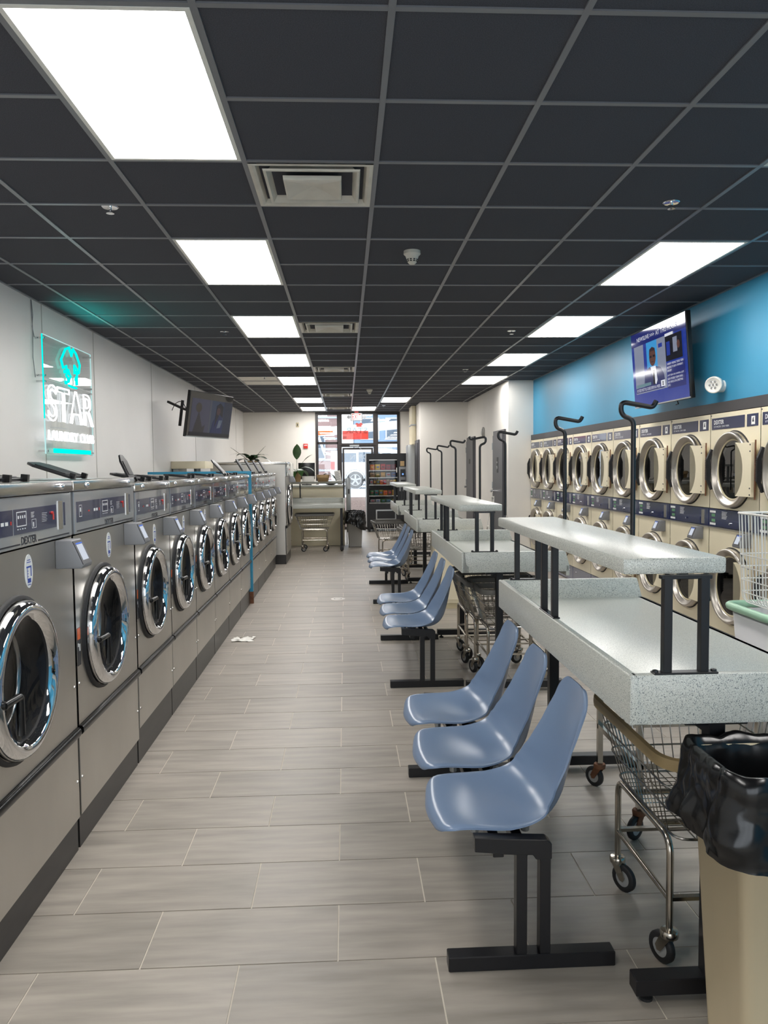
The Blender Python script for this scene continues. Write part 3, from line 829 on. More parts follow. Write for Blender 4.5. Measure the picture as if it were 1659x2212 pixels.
# ------------------------------------------------------------------ stack dryers (local: x out of the front = world -x, y to the viewer's right = world -y)
def dryer_door(parent, cz, lab):
    R = 0.302
    d = MB().lathe([(-0.004,R+0.002),(0.02,R+0.003),(0.044,R),(0.052,R-0.008),(0.052,R-0.018),(0.044,R-0.026),(0.030,R-0.042),(0.022,R-0.054),(0.014,R-0.058)], 64, 'x', (0,0,cz)).build('door', M['ring_steel'], parent, smooth=1.0, recalc=False)
    MB().lathe([(0.014,R-0.056),(0.016,R-0.064),(0.008,R-0.070)], 64, 'x', (0,0,cz)).build('gasket', M['cream_dark'], d, smooth=1.0, recalc=False)
    MB().lathe([(0.009,R-0.068),(0.0091,0.001)], 48, 'x', (0,0,cz)).build('door_glass', M['dryer_glass'], d, recalc=False)
    MB().lathe([(0.0,R+0.012),(0.004,R+0.01),(0.004,R)], 64, 'x', (0,0,cz)).build('shadow_gap', M['black_rubber'], d, recalc=False)
    pts = [(0.25*math.cos(a), 0.25*math.sin(a)) for a in [PI*q/180 for q in range(58, -59, -6)]]
    hp = MB().prism([(0.378,0.206),(pts[0][0]+0.0,0.206)]+pts+[(pts[-1][0],-0.206),(0.378,-0.206)], 0.03, 0.058, 'x').xform(Matrix.Translation((0,0,cz))).build('hinge_plate', M['cream'], d, bevel=0.003, seg=1)
    hm = MB()
    for z in (-0.19,-0.14,0.14,0.19): hm.cyl((0.058,0.362,cz+z),(0.062,0.362,cz+z),0.006,8)
    hm.build('hinge_screws', M['dark_plastic'], hp)
    MB().cyl((0.03,0.385,cz-0.225),(0.03,0.385,cz+0.225),0.006,8).build('hinge_pin', M['rust'], hp)
    hd = MB()
    hd.bar((0.040,-0.285,cz+0.165),(0.070,-0.292,cz+0.085),0.03,0.026,(0,1,0)).bar((0.070,-0.292,cz+0.09),(0.070,-0.292,cz-0.09),0.03,0.026,(0,1,0)).bar((0.070,-0.292,cz-0.085),(0.040,-0.285,cz-0.165),0.024,0.02,(0,1,0))
    for q in range(12): hd.box(0.066,0.0905,-0.306,-0.278,cz-0.08+q*0.0138,cz-0.074+q*0.0138)
    hd.build('handle', M['black_rubber'], d)
    MB().cyl((0.05,-0.288,cz),(0.056,-0.288,cz),0.006,8).build('latch_screw', M['chrome'], d)
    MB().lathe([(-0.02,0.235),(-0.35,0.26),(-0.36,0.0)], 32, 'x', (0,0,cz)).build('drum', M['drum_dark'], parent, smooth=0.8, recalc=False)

def make_dryer():
    t = thing('stack_dryer', '', 'dryer')
    h = 0.396; H = 2.015
    MB().box(-0.9,-0.02,-h,h,0.0,H,('+x',)).build('body', M['cream'], t)
    MB().plate_hole(-0.02,0.0,-h,h,1.225,H,[(0,1.55,0.235)]).build('upper_front', M['cream'], t, recalc=False)
    MB().plate_hole(-0.02,0.0,-h,h,0.215,1.065,[(0,0.61,0.235)]).build('lower_front', M['cream'], t, recalc=False)
    kp = MB().box(-0.02,-0.004,-h,h,0.01,0.21).build('kick_panel', M['navy'], t, bevel=0.002, seg=1)
    MB().lathe([(0,0.007),(0.004,0.006),(0.005,0.001)],10,'x',(-0.004,-0.25,0.15)).lathe([(0,0.007),(0.004,0.006),(0.005,0.001)],10,'x',(-0.004,0.25,0.15)).build('screws', M['chrome'], kp)
    hb = MB().box(0,0.003,-0.375,0.165,1.882,1.977).build('name_plate', M['navy'], t, bevel=0.001, seg=1)
    text('DEXTER', 0.17, 0.034, M['white_print'], hb, (0.0036,-0.25,1.942), bold=0.02)
    text('STACK DRYER', 0.26, 0.014, M['white_print'], hb, (0.0036,-0.205,1.906))
    ib = MB().box(0,0.003,0.20,0.365,1.882,1.977).build('icon_plate', M['navy'], t, bevel=0.001, seg=1)
    MB().box(0.003,0.0036,0.268,0.322,1.895,1.958).build('icon_card', M['white_print'], ib)
    MB().prism([(0.28,1.915),(0.31,1.915),(0.30,1.935),(0.305,1.95),(0.29,1.945)],0.0036,0.004,'x').build('icon', M['dark_print'], ib)
    MB().cyl((0,-0.385,2.0),(0.004,-0.385,2.0),0.005,8).build('screw', M['dark_plastic'], t)
    for z, nm in ((1.55,'u'),(0.61,'l')): dryer_door(t, z, nm)
    cs = MB().box(-0.02,0.006,-h,h,1.07,1.22).build('control_strip', M['navy'], t, bevel=0.002, seg=1)
    g1 = MB()
    for z in (1.196,1.094):
        for q in range(4): g1.box(0.006,0.008,-0.375+q*0.026,-0.355+q*0.026,z-0.009,z+0.009)
    for q in range(6): g1.box(0.006,0.007,-0.17,-0.08-0.008*(q%3),1.2-q*0.011,1.204-q*0.011)
    g1.build('keypad', M['white_print'], cs)
    MB().box(0.006,0.008,-0.345,-0.285,1.155,1.178).box(0.006,0.008,-0.345,-0.285,1.112,1.135).build('timer_display', M['green_print'], cs)
    dw = MB().box(0.006,0.009,-0.24,0.245,1.078,1.14).build('coin_drawer', M['navy'], cs, bevel=0.001, seg=1)
    MB().cyl((0.009,-0.02,1.112),(0.02,-0.02,1.112),0.009,12).build('lock', M['chrome'], dw)
    MB().box(0.006,0.010,0.27,0.325,1.085,1.205).build('coin_plate', M['steel_top'], cs)
    MB().box(0.0,0.012,-h,h,1.058,1.068).build('strip_ledge', M['steel'], t)
    terminal(t, 0.24, 1.0, 0.95)
    return t
dl = ['nearest cream stack dryer cut by the right picture edge', 'second cream stack dryer from the right picture edge', 'third cream stack dryer from the right picture edge', 'fourth cream stack dryer from the right picture edge', 'sixth cream stack dryer counted from the corner column', 'fifth cream stack dryer counted from the corner column',
      'fourth cream stack dryer counted from the corner column', 'third cream stack dryer counted from the corner column', 'second cream stack dryer counted from the corner column', 'cream stack dryer against the corner column']
DP = 0.8005
pd = make_dryer()
for k in range(10):
    t = pd if k == 0 else copy_tree(pd)
    t.location = (3.10, 12.89-DP*(9-k)-DP/2, 0); t.rotation_euler = (0,0,PI)
    t['label'] = dl[k]; t['group'] = 'cream stack dryers along the right wall'
# ------------------------------------------------------------------ folding tables (local: x=-0.38 raised back edge, x=+0.38 open edge)
def make_table(L=1.9):
    t = thing('folding_table', '', 'table')
    h = L/2; st = M['stone']
    tr = MB().box(-0.36,0.38,-h+0.012,h-0.012,0.855,0.90)
    tr.prism([(-0.38,0.855),(-0.325,0.855),(-0.325,0.90),(-0.345,0.915),(-0.352,0.995),(-0.358,1.0),(-0.378,1.0),(-0.38,0.995)], -h, h, 'y')
    tr.box(0.355,0.381,-h,h,0.825,0.90)
    for s in (-1, 1):
        a, b = (s*h, s*(h-0.028)) if s > 0 else (-h, -h+0.028)
        tr.prism([(-0.372,0.855),(0.38,0.855),(0.38,0.90),(0.352,1.0),(-0.372,1.0)], min(a,b), max(a,b), 'y')
    tr.build('tray', st, t, bevel=0.004)
    MB().box(-0.39,-0.087,-0.915,0.915 if L > 1.85 else h-0.03,1.283,1.33).build('upper_shelf', st, t, bevel=0.007)
    bk = M['black_metal']
    def pair(pts, along):
        mb = MB()
        for x, y in pts: mb.box(x-0.0125,x+0.0125,y-0.0125,y+0.0125,1.004,1.283)
        (xa, ya), (xb, yb) = pts
        if along == 'x': mb.box(xa-0.04,xb+0.04,ya-0.016,ya+0.016,0.999,1.005); mb.box(xa-0.02,xb+0.02,ya-0.012,ya+0.012,1.272,1.283)
        else: mb.box(xa-0.014,xa+0.014,ya-0.03,yb+0.03,0.999,1.005)
        o = mb.build('shelf_bracket', bk, t, bevel=0.0015, seg=1)
        for x, y in ((xa-0.032, ya), (xb+0.032, yb)) if along == 'x' else (): MB().lathe([(1.005,0.009),(1.01,0.008),(1.012,0.001)], 10, 'z', (x,y,0)).build('bolt', bk, o)
    pair([(-0.27,-h+0.016),(-0.163,-h+0.016)], 'x')
    pair([(-0.285,h-0.014),(-0.175,h-0.014)], 'x')
    pair([(-0.364,-0.09),(-0.364,0.07)], 'y')
    for s in (-1, 1):
        y = s*(h-0.065)
        MB().box(-0.13,-0.08,y-0.025,y+0.025,0.07,0.855).build('leg', bk, t, bevel=0.003, seg=1)
        f = MB().box(-0.34,0.35,y-0.03,y+0.03,0.025,0.075).build('foot', bk, t, bevel=0.003, seg=1)
        MB().lathe([(0,0.02),(0.008,0.02),(0.012,0.008),(0.025,0.008)], 14, 'z', (-0.30,y,0), cap0=True).lathe([(0,0.02),(0.008,0.02),(0.012,0.008),(0.025,0.008)], 14, 'z', (0.31,y,0), cap0=True).build('levelling_foot', M['black_rubber'], f)
        MB().box(-0.20,-0.01,y-0.02,y+0.02,0.835,0.855).build('cross_beam', bk, t, bevel=0.003, seg=1)
    MB().box(-0.125,-0.085,-h+0.065,h-0.065,0.80,0.845).build('long_beam', bk, t, bevel=0.003, seg=1)
    return t
def rod(t, y, flip=1, x=-0.077):
    pts = [(x,y,1.25),(x,y,1.30),(x,y,1.77),(x-0.048*flip,y,1.785),(x-0.05*flip,y,1.838),(x+0.075*flip,y,1.815),(x+0.088*flip,y,1.84)]
    return MB().tube(fillet(pts, 0.025, 5), 0.0095, 10).build('hanger_rod', M['black_metal'], t, smooth=0.9)
TX = 1.18
tp = make_table(1.9)
tabs = [(3.09, 'nearest speckled grey folding table with upper shelf'), (6.30, 'second speckled grey folding table from the camera'), (9.72, 'third speckled grey folding table from the camera'), (12.95, 'farthest folding table of the aisle, in front of the vending machine')]
tt = []
for k, (y, l) in enumerate(tabs):
    t = tp if k == 0 else copy_tree(tp)
    t.location = (TX, y, 0); tag(t, l, 'table', 'folding tables in the aisle'); tt.append(t)
rod(tt[0], -0.15); rod(tt[0], 0.78)
rod(tt[1], -0.88, 1, -0.06); rod(tt[1], 0.05, -1); rod(tt[1], 0.90, 1, -0.155)
rod(tt[2], -0.84); rod(tt[2], 0.32)
# far table by the counter, its open edge towards the aisle
t = copy_tree(tp); t.location = (-0.97, 15.15, 0); t.rotation_euler = (0,0,-PI/2); tag(t, 'folding table across the aisle by the service counter', 'table', 'folding tables in the aisle')
for ch in list(t.children):
    if ch.name.startswith('hanger_rod'): bpy.data.objects.remove(ch)

# ------------------------------------------------------------------ tandem seats (local: x towards the seat backs, y along the beam)
def shell_mesh():
    prof = [(0.0,0.400),(0.006,0.417),(0.03,0.430),(0.09,0.428),(0.17,0.415),(0.25,0.404),(0.315,0.403),(0.37,0.416),(0.414,0.449),(0.443,0.50),(0.463,0.57),(0.479,0.65),(0.493,0.73),(0.504,0.79),(0.511,0.828),(0.514,0.838)]
    # resample smoothly
    P = [Vector((a,0,b)) for a, b in prof]
    S_ = []
    m = 3
    for i in range(len(P)-1):
        p0, p1, p2, p3 = P[max(i-1,0)], P[i], P[i+1], P[min(i+2,len(P)-1)]
        for q in range(m):
            u = q/m
            S_.append(0.5*((2*p1)+(p2-p0)*u+(2*p0-5*p1+4*p2-p3)*u*u+(3*p1-p0-3*p2+p3)*u**3))
    S_.append(P[-1])
    n = len(S_); L = [0]
    for a, b in zip(S_, S_[1:]): L.append(L[-1]+(b-a).length)
    tot = L[-1]
    def hw(s):
        key = [(0,0.20),(0.08,0.222),(0.3,0.238),(0.48,0.236),(0.58,0.222),(0.68,0.200),(0.8,0.180),(0.92,0.162),(1,0.150)]
        for (a,x),(b,y) in zip(key, key[1:]):
            if s <= b:
                u = (s-a)/(b-a); u = u*u*(3-2*u); w_ = x+(y-x)*u; break
        e = 1.0
        if s < 0.07: e = 0.70+0.30*(1-(1-s/0.07)**2)**0.5
        if s > 0.92: e = 0.50+0.50*max(0,1-((s-0.92)/0.08)**2.2)**0.5
        return w_*e
    def curl(s):
        key = [(0,0.0),(0.1,0.012),(0.28,0.036),(0.42,0.07),(0.52,0.09),(0.62,0.085),(0.75,0.055),(0.9,0.022),(1,0.008)]
        for (a,x),(b,y) in zip(key, key[1:]):
            if s <= b: return x+(y-x)*(s-a)/(b-a)
        return 0
    K = 18
    top, bot = [], []
    for i in range(n):
        a, b = S_[max(i-1,0)], S_[min(i+1,n-1)]
        tg = (b-a).normalized(); nr = Vector((-tg.z,0,tg.x))
        if nr.z < 0 and i < n//2: nr = -nr
        if i >= n//2 and nr.x > 0: nr = -nr
        s = L[i]/tot
        for k in range(K+1):
            u = -1+2*k/K
            u = math.sin(u*PI/2)
            c = curl(s)*abs(u)**2.3
            lip = -0.006*max(0,(abs(u)-0.93)/0.07)
            bow = 0.018*(1-u*u) if s < 0.15 else 0
            p = S_[i]+nr*(c+lip)+Vector((-bow*max(0,1-s/0.15),u*hw(s),0))
            top.append(p+nr*0.003); bot.append(p-nr*0.004)
    mb = MB(); mb.v = [tuple(p) for p in top+bot]; q = len(top); W_ = K+1
    for i in range(n-1):
        for k in range(K):
            a, b, c, d = i*W_+k, i*W_+k+1, (i+1)*W_+k+1, (i+1)*W_+k
            mb.f += [(a,b,c,d),(q+d,q+c,q+b,q+a)]
        a, d = i*W_, (i+1)*W_; mb.f.append((a,d,q+d,q+a))
        a, d = i*W_+K, (i+1)*W_+K; mb.f.append((d,a,q+a,q+d))
    for k in range(K):
        mb.f.append((k+1,k,q+k,q+k+1)); e = (n-1)*W_; mb.f.append((e+k,e+k+1,q+e+k+1,q+e+k))
    return mb.mesh('seat_shell', M['shell'], smooth=1.2)
SH = shell_mesh()
def make_seats():
    t = thing('tandem_seating', '', 'seating')
    bk = M['black_metal']
    for k in (-1,0,1):
        o = bpy.data.objects.new('seat_shell', SH); link(o, t); o.location = (0, k*0.52, 0)
        br = MB()
        for x in (0.13,0.30):
            br.bar((x,-0.13,0.386),(x,0.13,0.386),0.022,0.012)
            for s in (-1,1): br.cyl((x,s*0.12,0.378),(x,s*0.12,0.400),0.014,10)
        br.build('seat_bracket', M['grey_metal'], o)
    for x in (0.185,0.262): MB().box(x-0.017,x+0.017,-0.77,0.77,0.352,0.388).build('beam', bk, t, bevel=0.002, seg=1)
    for s in (-1,1):
        y = s*0.775
        MB().prism([(0.105,0.385),(0.105,0.43),(0.335,0.418),(0.35,0.405),(0.35,0.355),(0.30,0.355),(0.29,0.37),(0.235,0.372)],y-0.022,y+0.022,'y').build('arm', bk, t, bevel=0.002, seg=1)
        for x in (0.255,0.33): MB().bar((x,y,0.375),(x-0.001,y,0.04),0.042,0.034,(1,0,0)).build('post', bk, t, bevel=0.0015, seg=1)
        MB().box(0.02,0.555,y-0.027,y+0.027,0,0.048).build('foot', bk, t, bevel=0.003, seg=1)
    return t
sl = ['nearest row of three blue-grey shell chairs, front rim chipped', 'middle row of three blue-grey shell chairs', 'farthest row of three blue-grey shell chairs, beside the wire cart']
sp = make_seats()
for k, y in enumerate((3.16, 6.34, 9.82)):
    t = sp if k == 0 else copy_tree(sp)
    t.location = (0.287, y, 0); tag(t, sl[k], 'chairs', 'rows of joined shell chairs')

# ------------------------------------------------------------------ wire carts (local: y is the long axis)
def caster(parent, x, y, z, a, rusty=False):
    c = MB().lathe([(0.098,0.008),(0.10,0.028),(0.115,0.030),(0.122,0.026),(0.124,0.01)], 16, 'z', (0,0,0)).prism([(-0.018,0.1),(0.022,0.1),(0.044,0.056),(0.036,0.04),(0.022,0.042)],-0.017,-0.013,'x').prism([(-0.018,0.1),(0.022,0.1),(0.044,0.056),(0.036,0.04),(0.022,0.042)],0.013,0.017,'x').build('caster', M['rust'] if rusty else M['tube'], parent, smooth=0.7)
    c.location = (x,y,z); c.rotation_euler = (0,0,a)
    MB().lathe([(-0.011,0.03),(-0.011,0.046),(-0.007,0.05),(0.007,0.05),(0.011,0.046),(0.011,0.03)], 24, 'x', (0,0.03,0.05)).build('tyre', M['black_rubber'], c, smooth=0.8, recalc=False)
    MB().lathe([(-0.009,0.001),(-0.009,0.031),(0.009,0.031),(0.009,0.001)], 20, 'x', (0,0.03,0.05)).build('hub', M['wheel'], c, recalc=False)
    return c
def make_cart(rim, hx=0.28, hy=0.365, zt=0.70, zb=0.43, bx=0.21, by=0.27, rusty=False):
    t = thing('wire_cart', '', 'cart')
    # padded rim, a flattened band
    band = MB(); loops = []
    for off, z in ((0.0,zt-0.022),(0.012,zt-0.018),(0.014,zt),(0.012,zt+0.016),(0,zt+0.02),(-0.006,zt+0.012),(-0.006,zt-0.018)):
        loops.append(rrect(hx+off, hy+off, 0.10+off, z, 6))
    n = len(loops[0])
    for l in loops: band.v += l
    for i in range(len(loops)):
        j = (i+1) % len(loops)
        for k in range(n): band.f.append((i*n+k, i*n+(k+1)%n, j*n+(k+1)%n, j*n+k))
    band.build('padded_rim', rim, t, smooth=0.9)
    wires = MB(); r = 0.0024
    def ring(f): 
        return hx+(bx-hx)*f, hy+(by-hy)*f, zt+(zb-zt)*f
    for f in (0.33,0.66,1.0):
        a, b, z = ring(f); wires.tube(rrect(a,b,0.09*(1-0.4*f),z,5), 0.0035 if f < 1 else 0.0045, 6, closed=True)
    nx, ny = 11, 14
    for k in range(1, nx):
        u = -1+2*k/nx
        pts = [(u*(hx-0.06),-hy,zt),(u*(bx-0.03),-by,zb),(u*(bx-0.03),by,zb),(u*(hx-0.06),hy,zt)]
        wires.tube(pts, r, 5)
    for k in range(1, ny):
        u = -1+2*k/ny
        pts = [(-hx,u*(hy-0.06),zt),(-bx,u*(by-0.03),zb),(bx,u*(by-0.03),zb),(hx,u*(hy-0.06),zt)]
        wires.tube(pts, r, 5)
    wires.build('wire_basket', M['wire'], t, smooth=0.9)
    fr = MB()
    for s in (-1,1):
        fr.tube(fillet([(s*0.215,-0.235,0.12),(s*0.215,-0.235,0.42),(0,-0.235,0.425)] if False else [(s*0.215,-0.235,0.12),(s*0.215,-0.235,zb-0.012),(s*0.215,0.235,zb-0.012),(s*0.215,0.235,0.12)],0.06,6), 0.0115, 10)
        fr.tube([(s*0.215,-0.235,0.22),(s*0.215,0.235,0.22)], 0.009, 8)
    for y in (-0.235,0.235): fr.bar((-0.215,y,0.225),(0.215,y,0.225),0.02,0.012)
    for y in (-0.12,0.12): fr.bar((-0.215,y,zb-0.012),(0.215,y,zb-0.012),0.03,0.006)
    fr.build('tube_frame', M['tube'], t, smooth=0.8)
    k = 0
    for x in (-0.215,0.215):
        for y in (-0.235,0.235):
            caster(t, x, y, 0.0, (0.4,-2.6,1.9,2.9)[k], rusty); k += 1
    return t
c1 = make_cart(M['tan']); c1.location = (1.225, 2.58, 0); tag(c1, 'wire laundry cart with tan rim under the nearest table', 'cart')
cg = make_cart(M['grey_rim'])
cg.location = (1.24, 5.80, 0); tag(cg, 'foremost nested wire cart with grey rim under the second table', 'cart', 'wire carts')
for x, y, rz, l in ((1.20, 6.13, 0.0, 'middle nested wire cart with grey rim under the second table'), (1.18, 6.42, 0.0, 'rearmost nested wire cart with grey rim under the second table'),
                   (1.06, 11.1, 0.1, 'wire cart with dark rim just beyond the third table'), (1.10, 11.55, 0.02, 'wire cart nested behind the one beyond the third table'), (0.80, 12.75, PI/2+0.1, 'wire cart in the aisle near the vending machine'),
                   (-0.60, 15.02, PI/2, 'wire cart parked under the table by the counter')):
    c = copy_tree(cg); c.location = (x, y, 0); c.rotation_euler = (0,0,rz); c['label'] = l
# square-framed wire cart behind the tan one
t = thing('wire_trolley', 'square-tube wire trolley with rusty casters behind the tan-rimmed cart', 'trolley', (1.50, 3.46, 0))
fr = MB()
for x in (-0.26,0.26):
    for y in (-0.26,0.26): fr.box(x-0.0125,x+0.0125,y-0.0125,y+0.0125,0.10,0.80)
    fr.box(x-0.0125,x+0.0125,-0.26,0.26,0.30,0.325).box(x-0.0125,x+0.0125,-0.26,0.26,0.655,0.68)
for y in (-0.26,0.26): fr.box(-0.26,0.26,y-0.0125,y+0.0125,0.30,0.325).box(-0.26,0.26,y-0.0125,y+0.0125,0.655,0.68)
fr.build('square_frame', M['tube'], t)
wi = MB()
for k in range(13):
    u = -0.25+0.5*k/12
    wi.tube([(u,-0.25,0.80),(u,-0.25,0.66),(u,0.25,0.66),(u,0.25,0.80)],0.0025,5); wi.tube([(-0.25,u,0.80),(-0.25,u,0.66),(0.25,u,0.66),(0.25,u,0.80)],0.0025,5)
for z in (0.73,0.80): wi.tube([(-0.25,-0.25,z),(0.25,-0.25,z),(0.25,0.25,z),(-0.25,0.25,z)],0.004,6,closed=True)
wi.build('wire_basket', M['wire'], t)
k = 0
for x in (-0.26,0.26):
    for y in (-0.26,0.26): caster(t, x, y, 0, (2.2,0.6,1.0,3.0)[k], True); k += 1

# ------------------------------------------------------------------ bins with black bags
def make_bin(name, label, loc, hx0, hy0, hx1, hy1, H, m, bag_drop, seed, rz=0.0):
    t = thing(name, label, 'trash can', loc, rz)
    body = MB(); ls = [rrect(a,b,r,z,4) for a,b,r,z in ((hx0,hy0,0.03,0.0),(hx0,hy0,0.03,0.02),(hx1,hy1,0.035,H-0.03),(hx1+0.012,hy1+0.012,0.04,H-0.03),(hx1+0.012,hy1+0.012,0.04,H),(hx1-0.004,hy1-0.004,0.035,H),(hx0-0.006,hy0-0.006,0.03,0.03))]
    n = len(ls[0])
    for l in ls: body.v += l
    for i in range(len(ls)-1):
        for k in range(n): body.f.append((i*n+k,i*n+(k+1)%n,(i+1)*n+(k+1)%n,(i+1)*n+k))
    body.f.append(tuple(range(n))[::-1]); body.f.append(tuple((len(ls)-1)*n+k for k in range(n)))
    body.build('bin_body', m, t, smooth=0.5, recalc=False)
    rnd = random.Random(seed)
    NU = 160
    base = fillet([(hx1,hy1,0),(-hx1,hy1,0),(-hx1,-hy1,0),(hx1,-hy1,0)], 0.05, 8, True)
    cum = [0]
    for a, b in zip(base, base[1:]+base[:1]): cum.append(cum[-1]+(b-a).length)
    tot = cum[-1]
    def per(u):
        s = (u % 1)*tot
        for i in range(len(base)):
            if s <= cum[i+1]:
                a, b = base[i], base[(i+1) % len(base)]; f = (s-cum[i])/max(1e-9,cum[i+1]-cum[i]); return a+(b-a)*f
        return base[0]
    from mathutils import noise
    NU = 240
    sd = Vector((seed*3.7, seed*1.3, seed*2.1))
    hem = [(rnd.randint(1,3), rnd.uniform(0,6.28), rnd.uniform(0.015,0.03)) for _ in range(3)]
    rows = [(-0.075,-0.40),(-0.055,-0.25),(-0.032,-0.12),(-0.014,-0.05),(-0.008,-0.012),(0.002,0.016),(0.012,0.022),(0.022,0.02),(0.032,0.004)]
    rows += [(0.034+0.012*q/20, -0.012-0.0114*q) for q in range(1, 21)]
    bag = MB()
    def crease(p, sc):
        d_ = noise.voronoi(p*sc+sd)[0]
        return 1.0-1.7*d_[0]
    for ri, (off, dz) in enumerate(rows):
        out_ = off > 0.03
        f = min(1.0, -dz/0.24) if out_ else 0
        for k in range(NU):
            u = k/NU; p = per(u); q = per(u+0.004)
            d = (q-p); nrm = Vector((d.y,-d.x,0)).normalized()
            if nrm.dot(p) < 0: nrm = -nrm
            hz = sum(a*math.sin(fq*2*PI*u+ph) for fq, ph, a in hem)
            drop = bag_drop*(1.0+0.16*(p.x-p.y*0.6)/(hx1))+hz*0.8
            zz = (-0.012-(drop-0.012)*f) if out_ else dz
            sp = Vector((p.x, p.y, zz*0.55))
            c1_, c2_ = crease(sp, 11.0), crease(sp+Vector((0.3,0.1,0.7)), 24.0)
            amp = 0.35 if off < 0 else (0.5 if not out_ else 0.8+0.7*f)
            o = off+(0.022*c1_+0.010*c2_)*amp
            if not out_: zz += 0.010*c1_*(1 if off > -0.015 else 0.2)+0.006*c2_
            if off < 0: o = min(o, -0.006)
            elif out_: o = max(o, 0.016)
            bag.v.append(tuple(p+nrm*o+Vector((0,0,H+zz))))
    for i in range(len(rows)-1):
        for k in range(NU): bag.f.append((i*NU+k,i*NU+(k+1)%NU,(i+1)*NU+(k+1)%NU,(i+1)*NU+k))
    bag.f.append(tuple(range(NU)))
    bag.build('bin_bag', M['bag'], t, smooth=0.30, recalc=False)
    return t
make_bin('trash_can', 'beige plastic bin with a crumpled black bag in the near right corner', (1.235,1.985,0), 0.225,0.115,0.265,0.145,0.80,M['beige_bin'],0.22,3)
make_bin('trash_can', 'grey plastic bin with a black bag beside the far table', (0.18,15.75,0), 0.13,0.22,0.16,0.26,0.70,M['grey_bin'],0.25,5)

# ------------------------------------------------------------------ hamper and white wire basket by the dryers
t = thing('laundry_hamper', 'pale grey plastic hamper with mint green rim by the dryers', 'hamper', (2.42,4.05,0))
hm = MB(); ls = [rrect(a,b,0.06,z,4) for a,b,z in ((0.20,0.18,0.0),(0.255,0.225,0.78),(0.25,0.22,0.78),(0.195,0.175,0.02))]
n = len(ls[0])
for l in ls: hm.v += l
for i in range(3):
    for k in range(n): hm.f.append((i*n+k,i*n+(k+1)%n,(i+1)*n+(k+1)%n,(i+1)*n+k))
hm.f.append(tuple(range(n))[::-1]); hm.f.append(tuple(3*n+k for k in range(n)))
hm.build('basket_body', M['pale_plastic'], t, smooth=0.6, recalc=False)
MB().tube(rrect(0.27,0.24,0.07,0.80,5), 0.022, 10, closed=True).build('mint_rim', M['mint'], t, smooth=0.9)
ho = MB()
for k in range(7):
    y = -0.15+k*0.05
    for z in (0.68,0.58): ho.cyl((-0.253+ (0.78-z)*0.07,y,z),(-0.243+(0.78-z)*0.07,y,z),0.013,10)
ho.build('vent_holes', M['black_paint'], t)
t = thing('wire_basket', 'tall white wire basket standing on the mint-rimmed hamper', 'basket', (2.46,4.05,0.822))
wi = MB(); hx, hy, ht = 0.26, 0.22, 0.50
for k in range(13):
    u = -1+2*k/12
    for s in (-1,1):
        wi.tube(fillet([(u*hx*0.9,s*hy,ht),(u*hx*0.85,s*hy*0.92,0.0),(u*hx*0.85,0,0.0)],0.05,4),0.003,6)
        wi.tube(fillet([(s*hx,u*hy*0.9,ht),(s*hx*0.92,u*hy*0.85,0.0),(0,u*hy*0.85,0.0)],0.05,4),0.003,6)
for z in (0.06,0.13,0.2,0.27,ht): wi.tube(rrect(hx*(0.92+0.08*z/ht)+0.003,hy*(0.92+0.08*z/ht)+0.003,0.04,z,4),0.0035 if z < ht else 0.007,6,closed=True)
wi.build('wires', M['white_wire'], t, smooth=0.9)
MB().box(-0.27,0.27,-0.235,-0.205,ht-0.008,ht+0.012).build('top_band', M['white_wire'], t, bevel=0.003)
MB().tube(fillet([(-0.14,-0.22,ht),(-0.14,-0.24,ht+0.02),(0.1,-0.24,ht+0.025),(0.1,-0.22,ht)],0.02),0.012,8).build('tan_handle', M['pot'], t, smooth=0.9)
# cream cabinet carrying the near end of the third table
t = thing('metal_cabinet', 'plain cream metal cabinet under the near end of the third table', 'cabinet', (1.24,8.85,0))
MB().box(-0.25,0.27,-0.22,0.22,0.06,0.852).build('body', M['cream'], t, bevel=0.006)
MB().box(-0.25,0.27,-0.21,0.22,0,0.058).build('plinth', M['cream_dark'], t)
MB().box(-0.235,0.255,-0.226,-0.22,0.10,0.82).build('front_door', M['cream'], t, bevel=0.003, seg=1)
for ch in list(tt[2].children):
    if ch.name.startswith(('leg','foot','cross_beam')) and sum(v.co.y for v in ch.data.vertices) < 0:
        for g_ in list(ch.children): bpy.data.objects.remove(g_)
        bpy.data.objects.remove(ch)
# ------------------------------------------------------------------ neon sign on the left wall (local: x out, y right, z up)
t = thing('neon_sign', 'glowing neon sign reading STAR LAUNDRY CLUB with a cyan shirt on clear acrylic', 'sign', (-2.50,7.275,2.23))
MB().box(-0.004,0.004,-0.615,0.615,0.135,0.50).build('acrylic_sheet', M['acrylic'], t)
MB().box(-0.004,0.004,-0.615,0.615,-0.495,0.13).build('acrylic_sheet', M['acrylic'], t)
MB().box(-0.004,0.006,-0.622,-0.615,-0.2,0.50).build('edge_glow', M['neon_cyan'], t)
MB().box(-0.004,0.006,-0.622,-0.615,-0.495,-0.2).box(-0.004,0.005,0.615,0.618,-0.495,0.5).box(-0.004,0.005,-0.615,0.615,0.499,0.502).build('edge_glow', emit_mat('edge_glow_pale',(0.6,0.95,0.95,1),0.8), t)
for y in (-0.59,0.59):
    for z in (0.47,0.16,0.11,-0.47):
        MB().cyl((-0.066,y,z),(0.012,y,z),0.009,10).build('standoff', M['chrome'], t)
def neon(pts, closed=True, r=0.011): return MB().tube([(0.016,a,b) for a,b in pts], r, 7, closed=closed)
shirt = [(-0.02,0.475),(0.0,0.44),(0.05,0.44),(0.08,0.475),(0.16,0.44),(0.25,0.35),(0.215,0.27),(0.165,0.285),(0.16,0.16),(0.14,0.155),(0.14,0.235)]
sh2 = [(-0.02,0.475),(-0.12,0.445),(-0.235,0.34),(-0.19,0.27),(-0.11,0.30),(-0.105,0.245)]
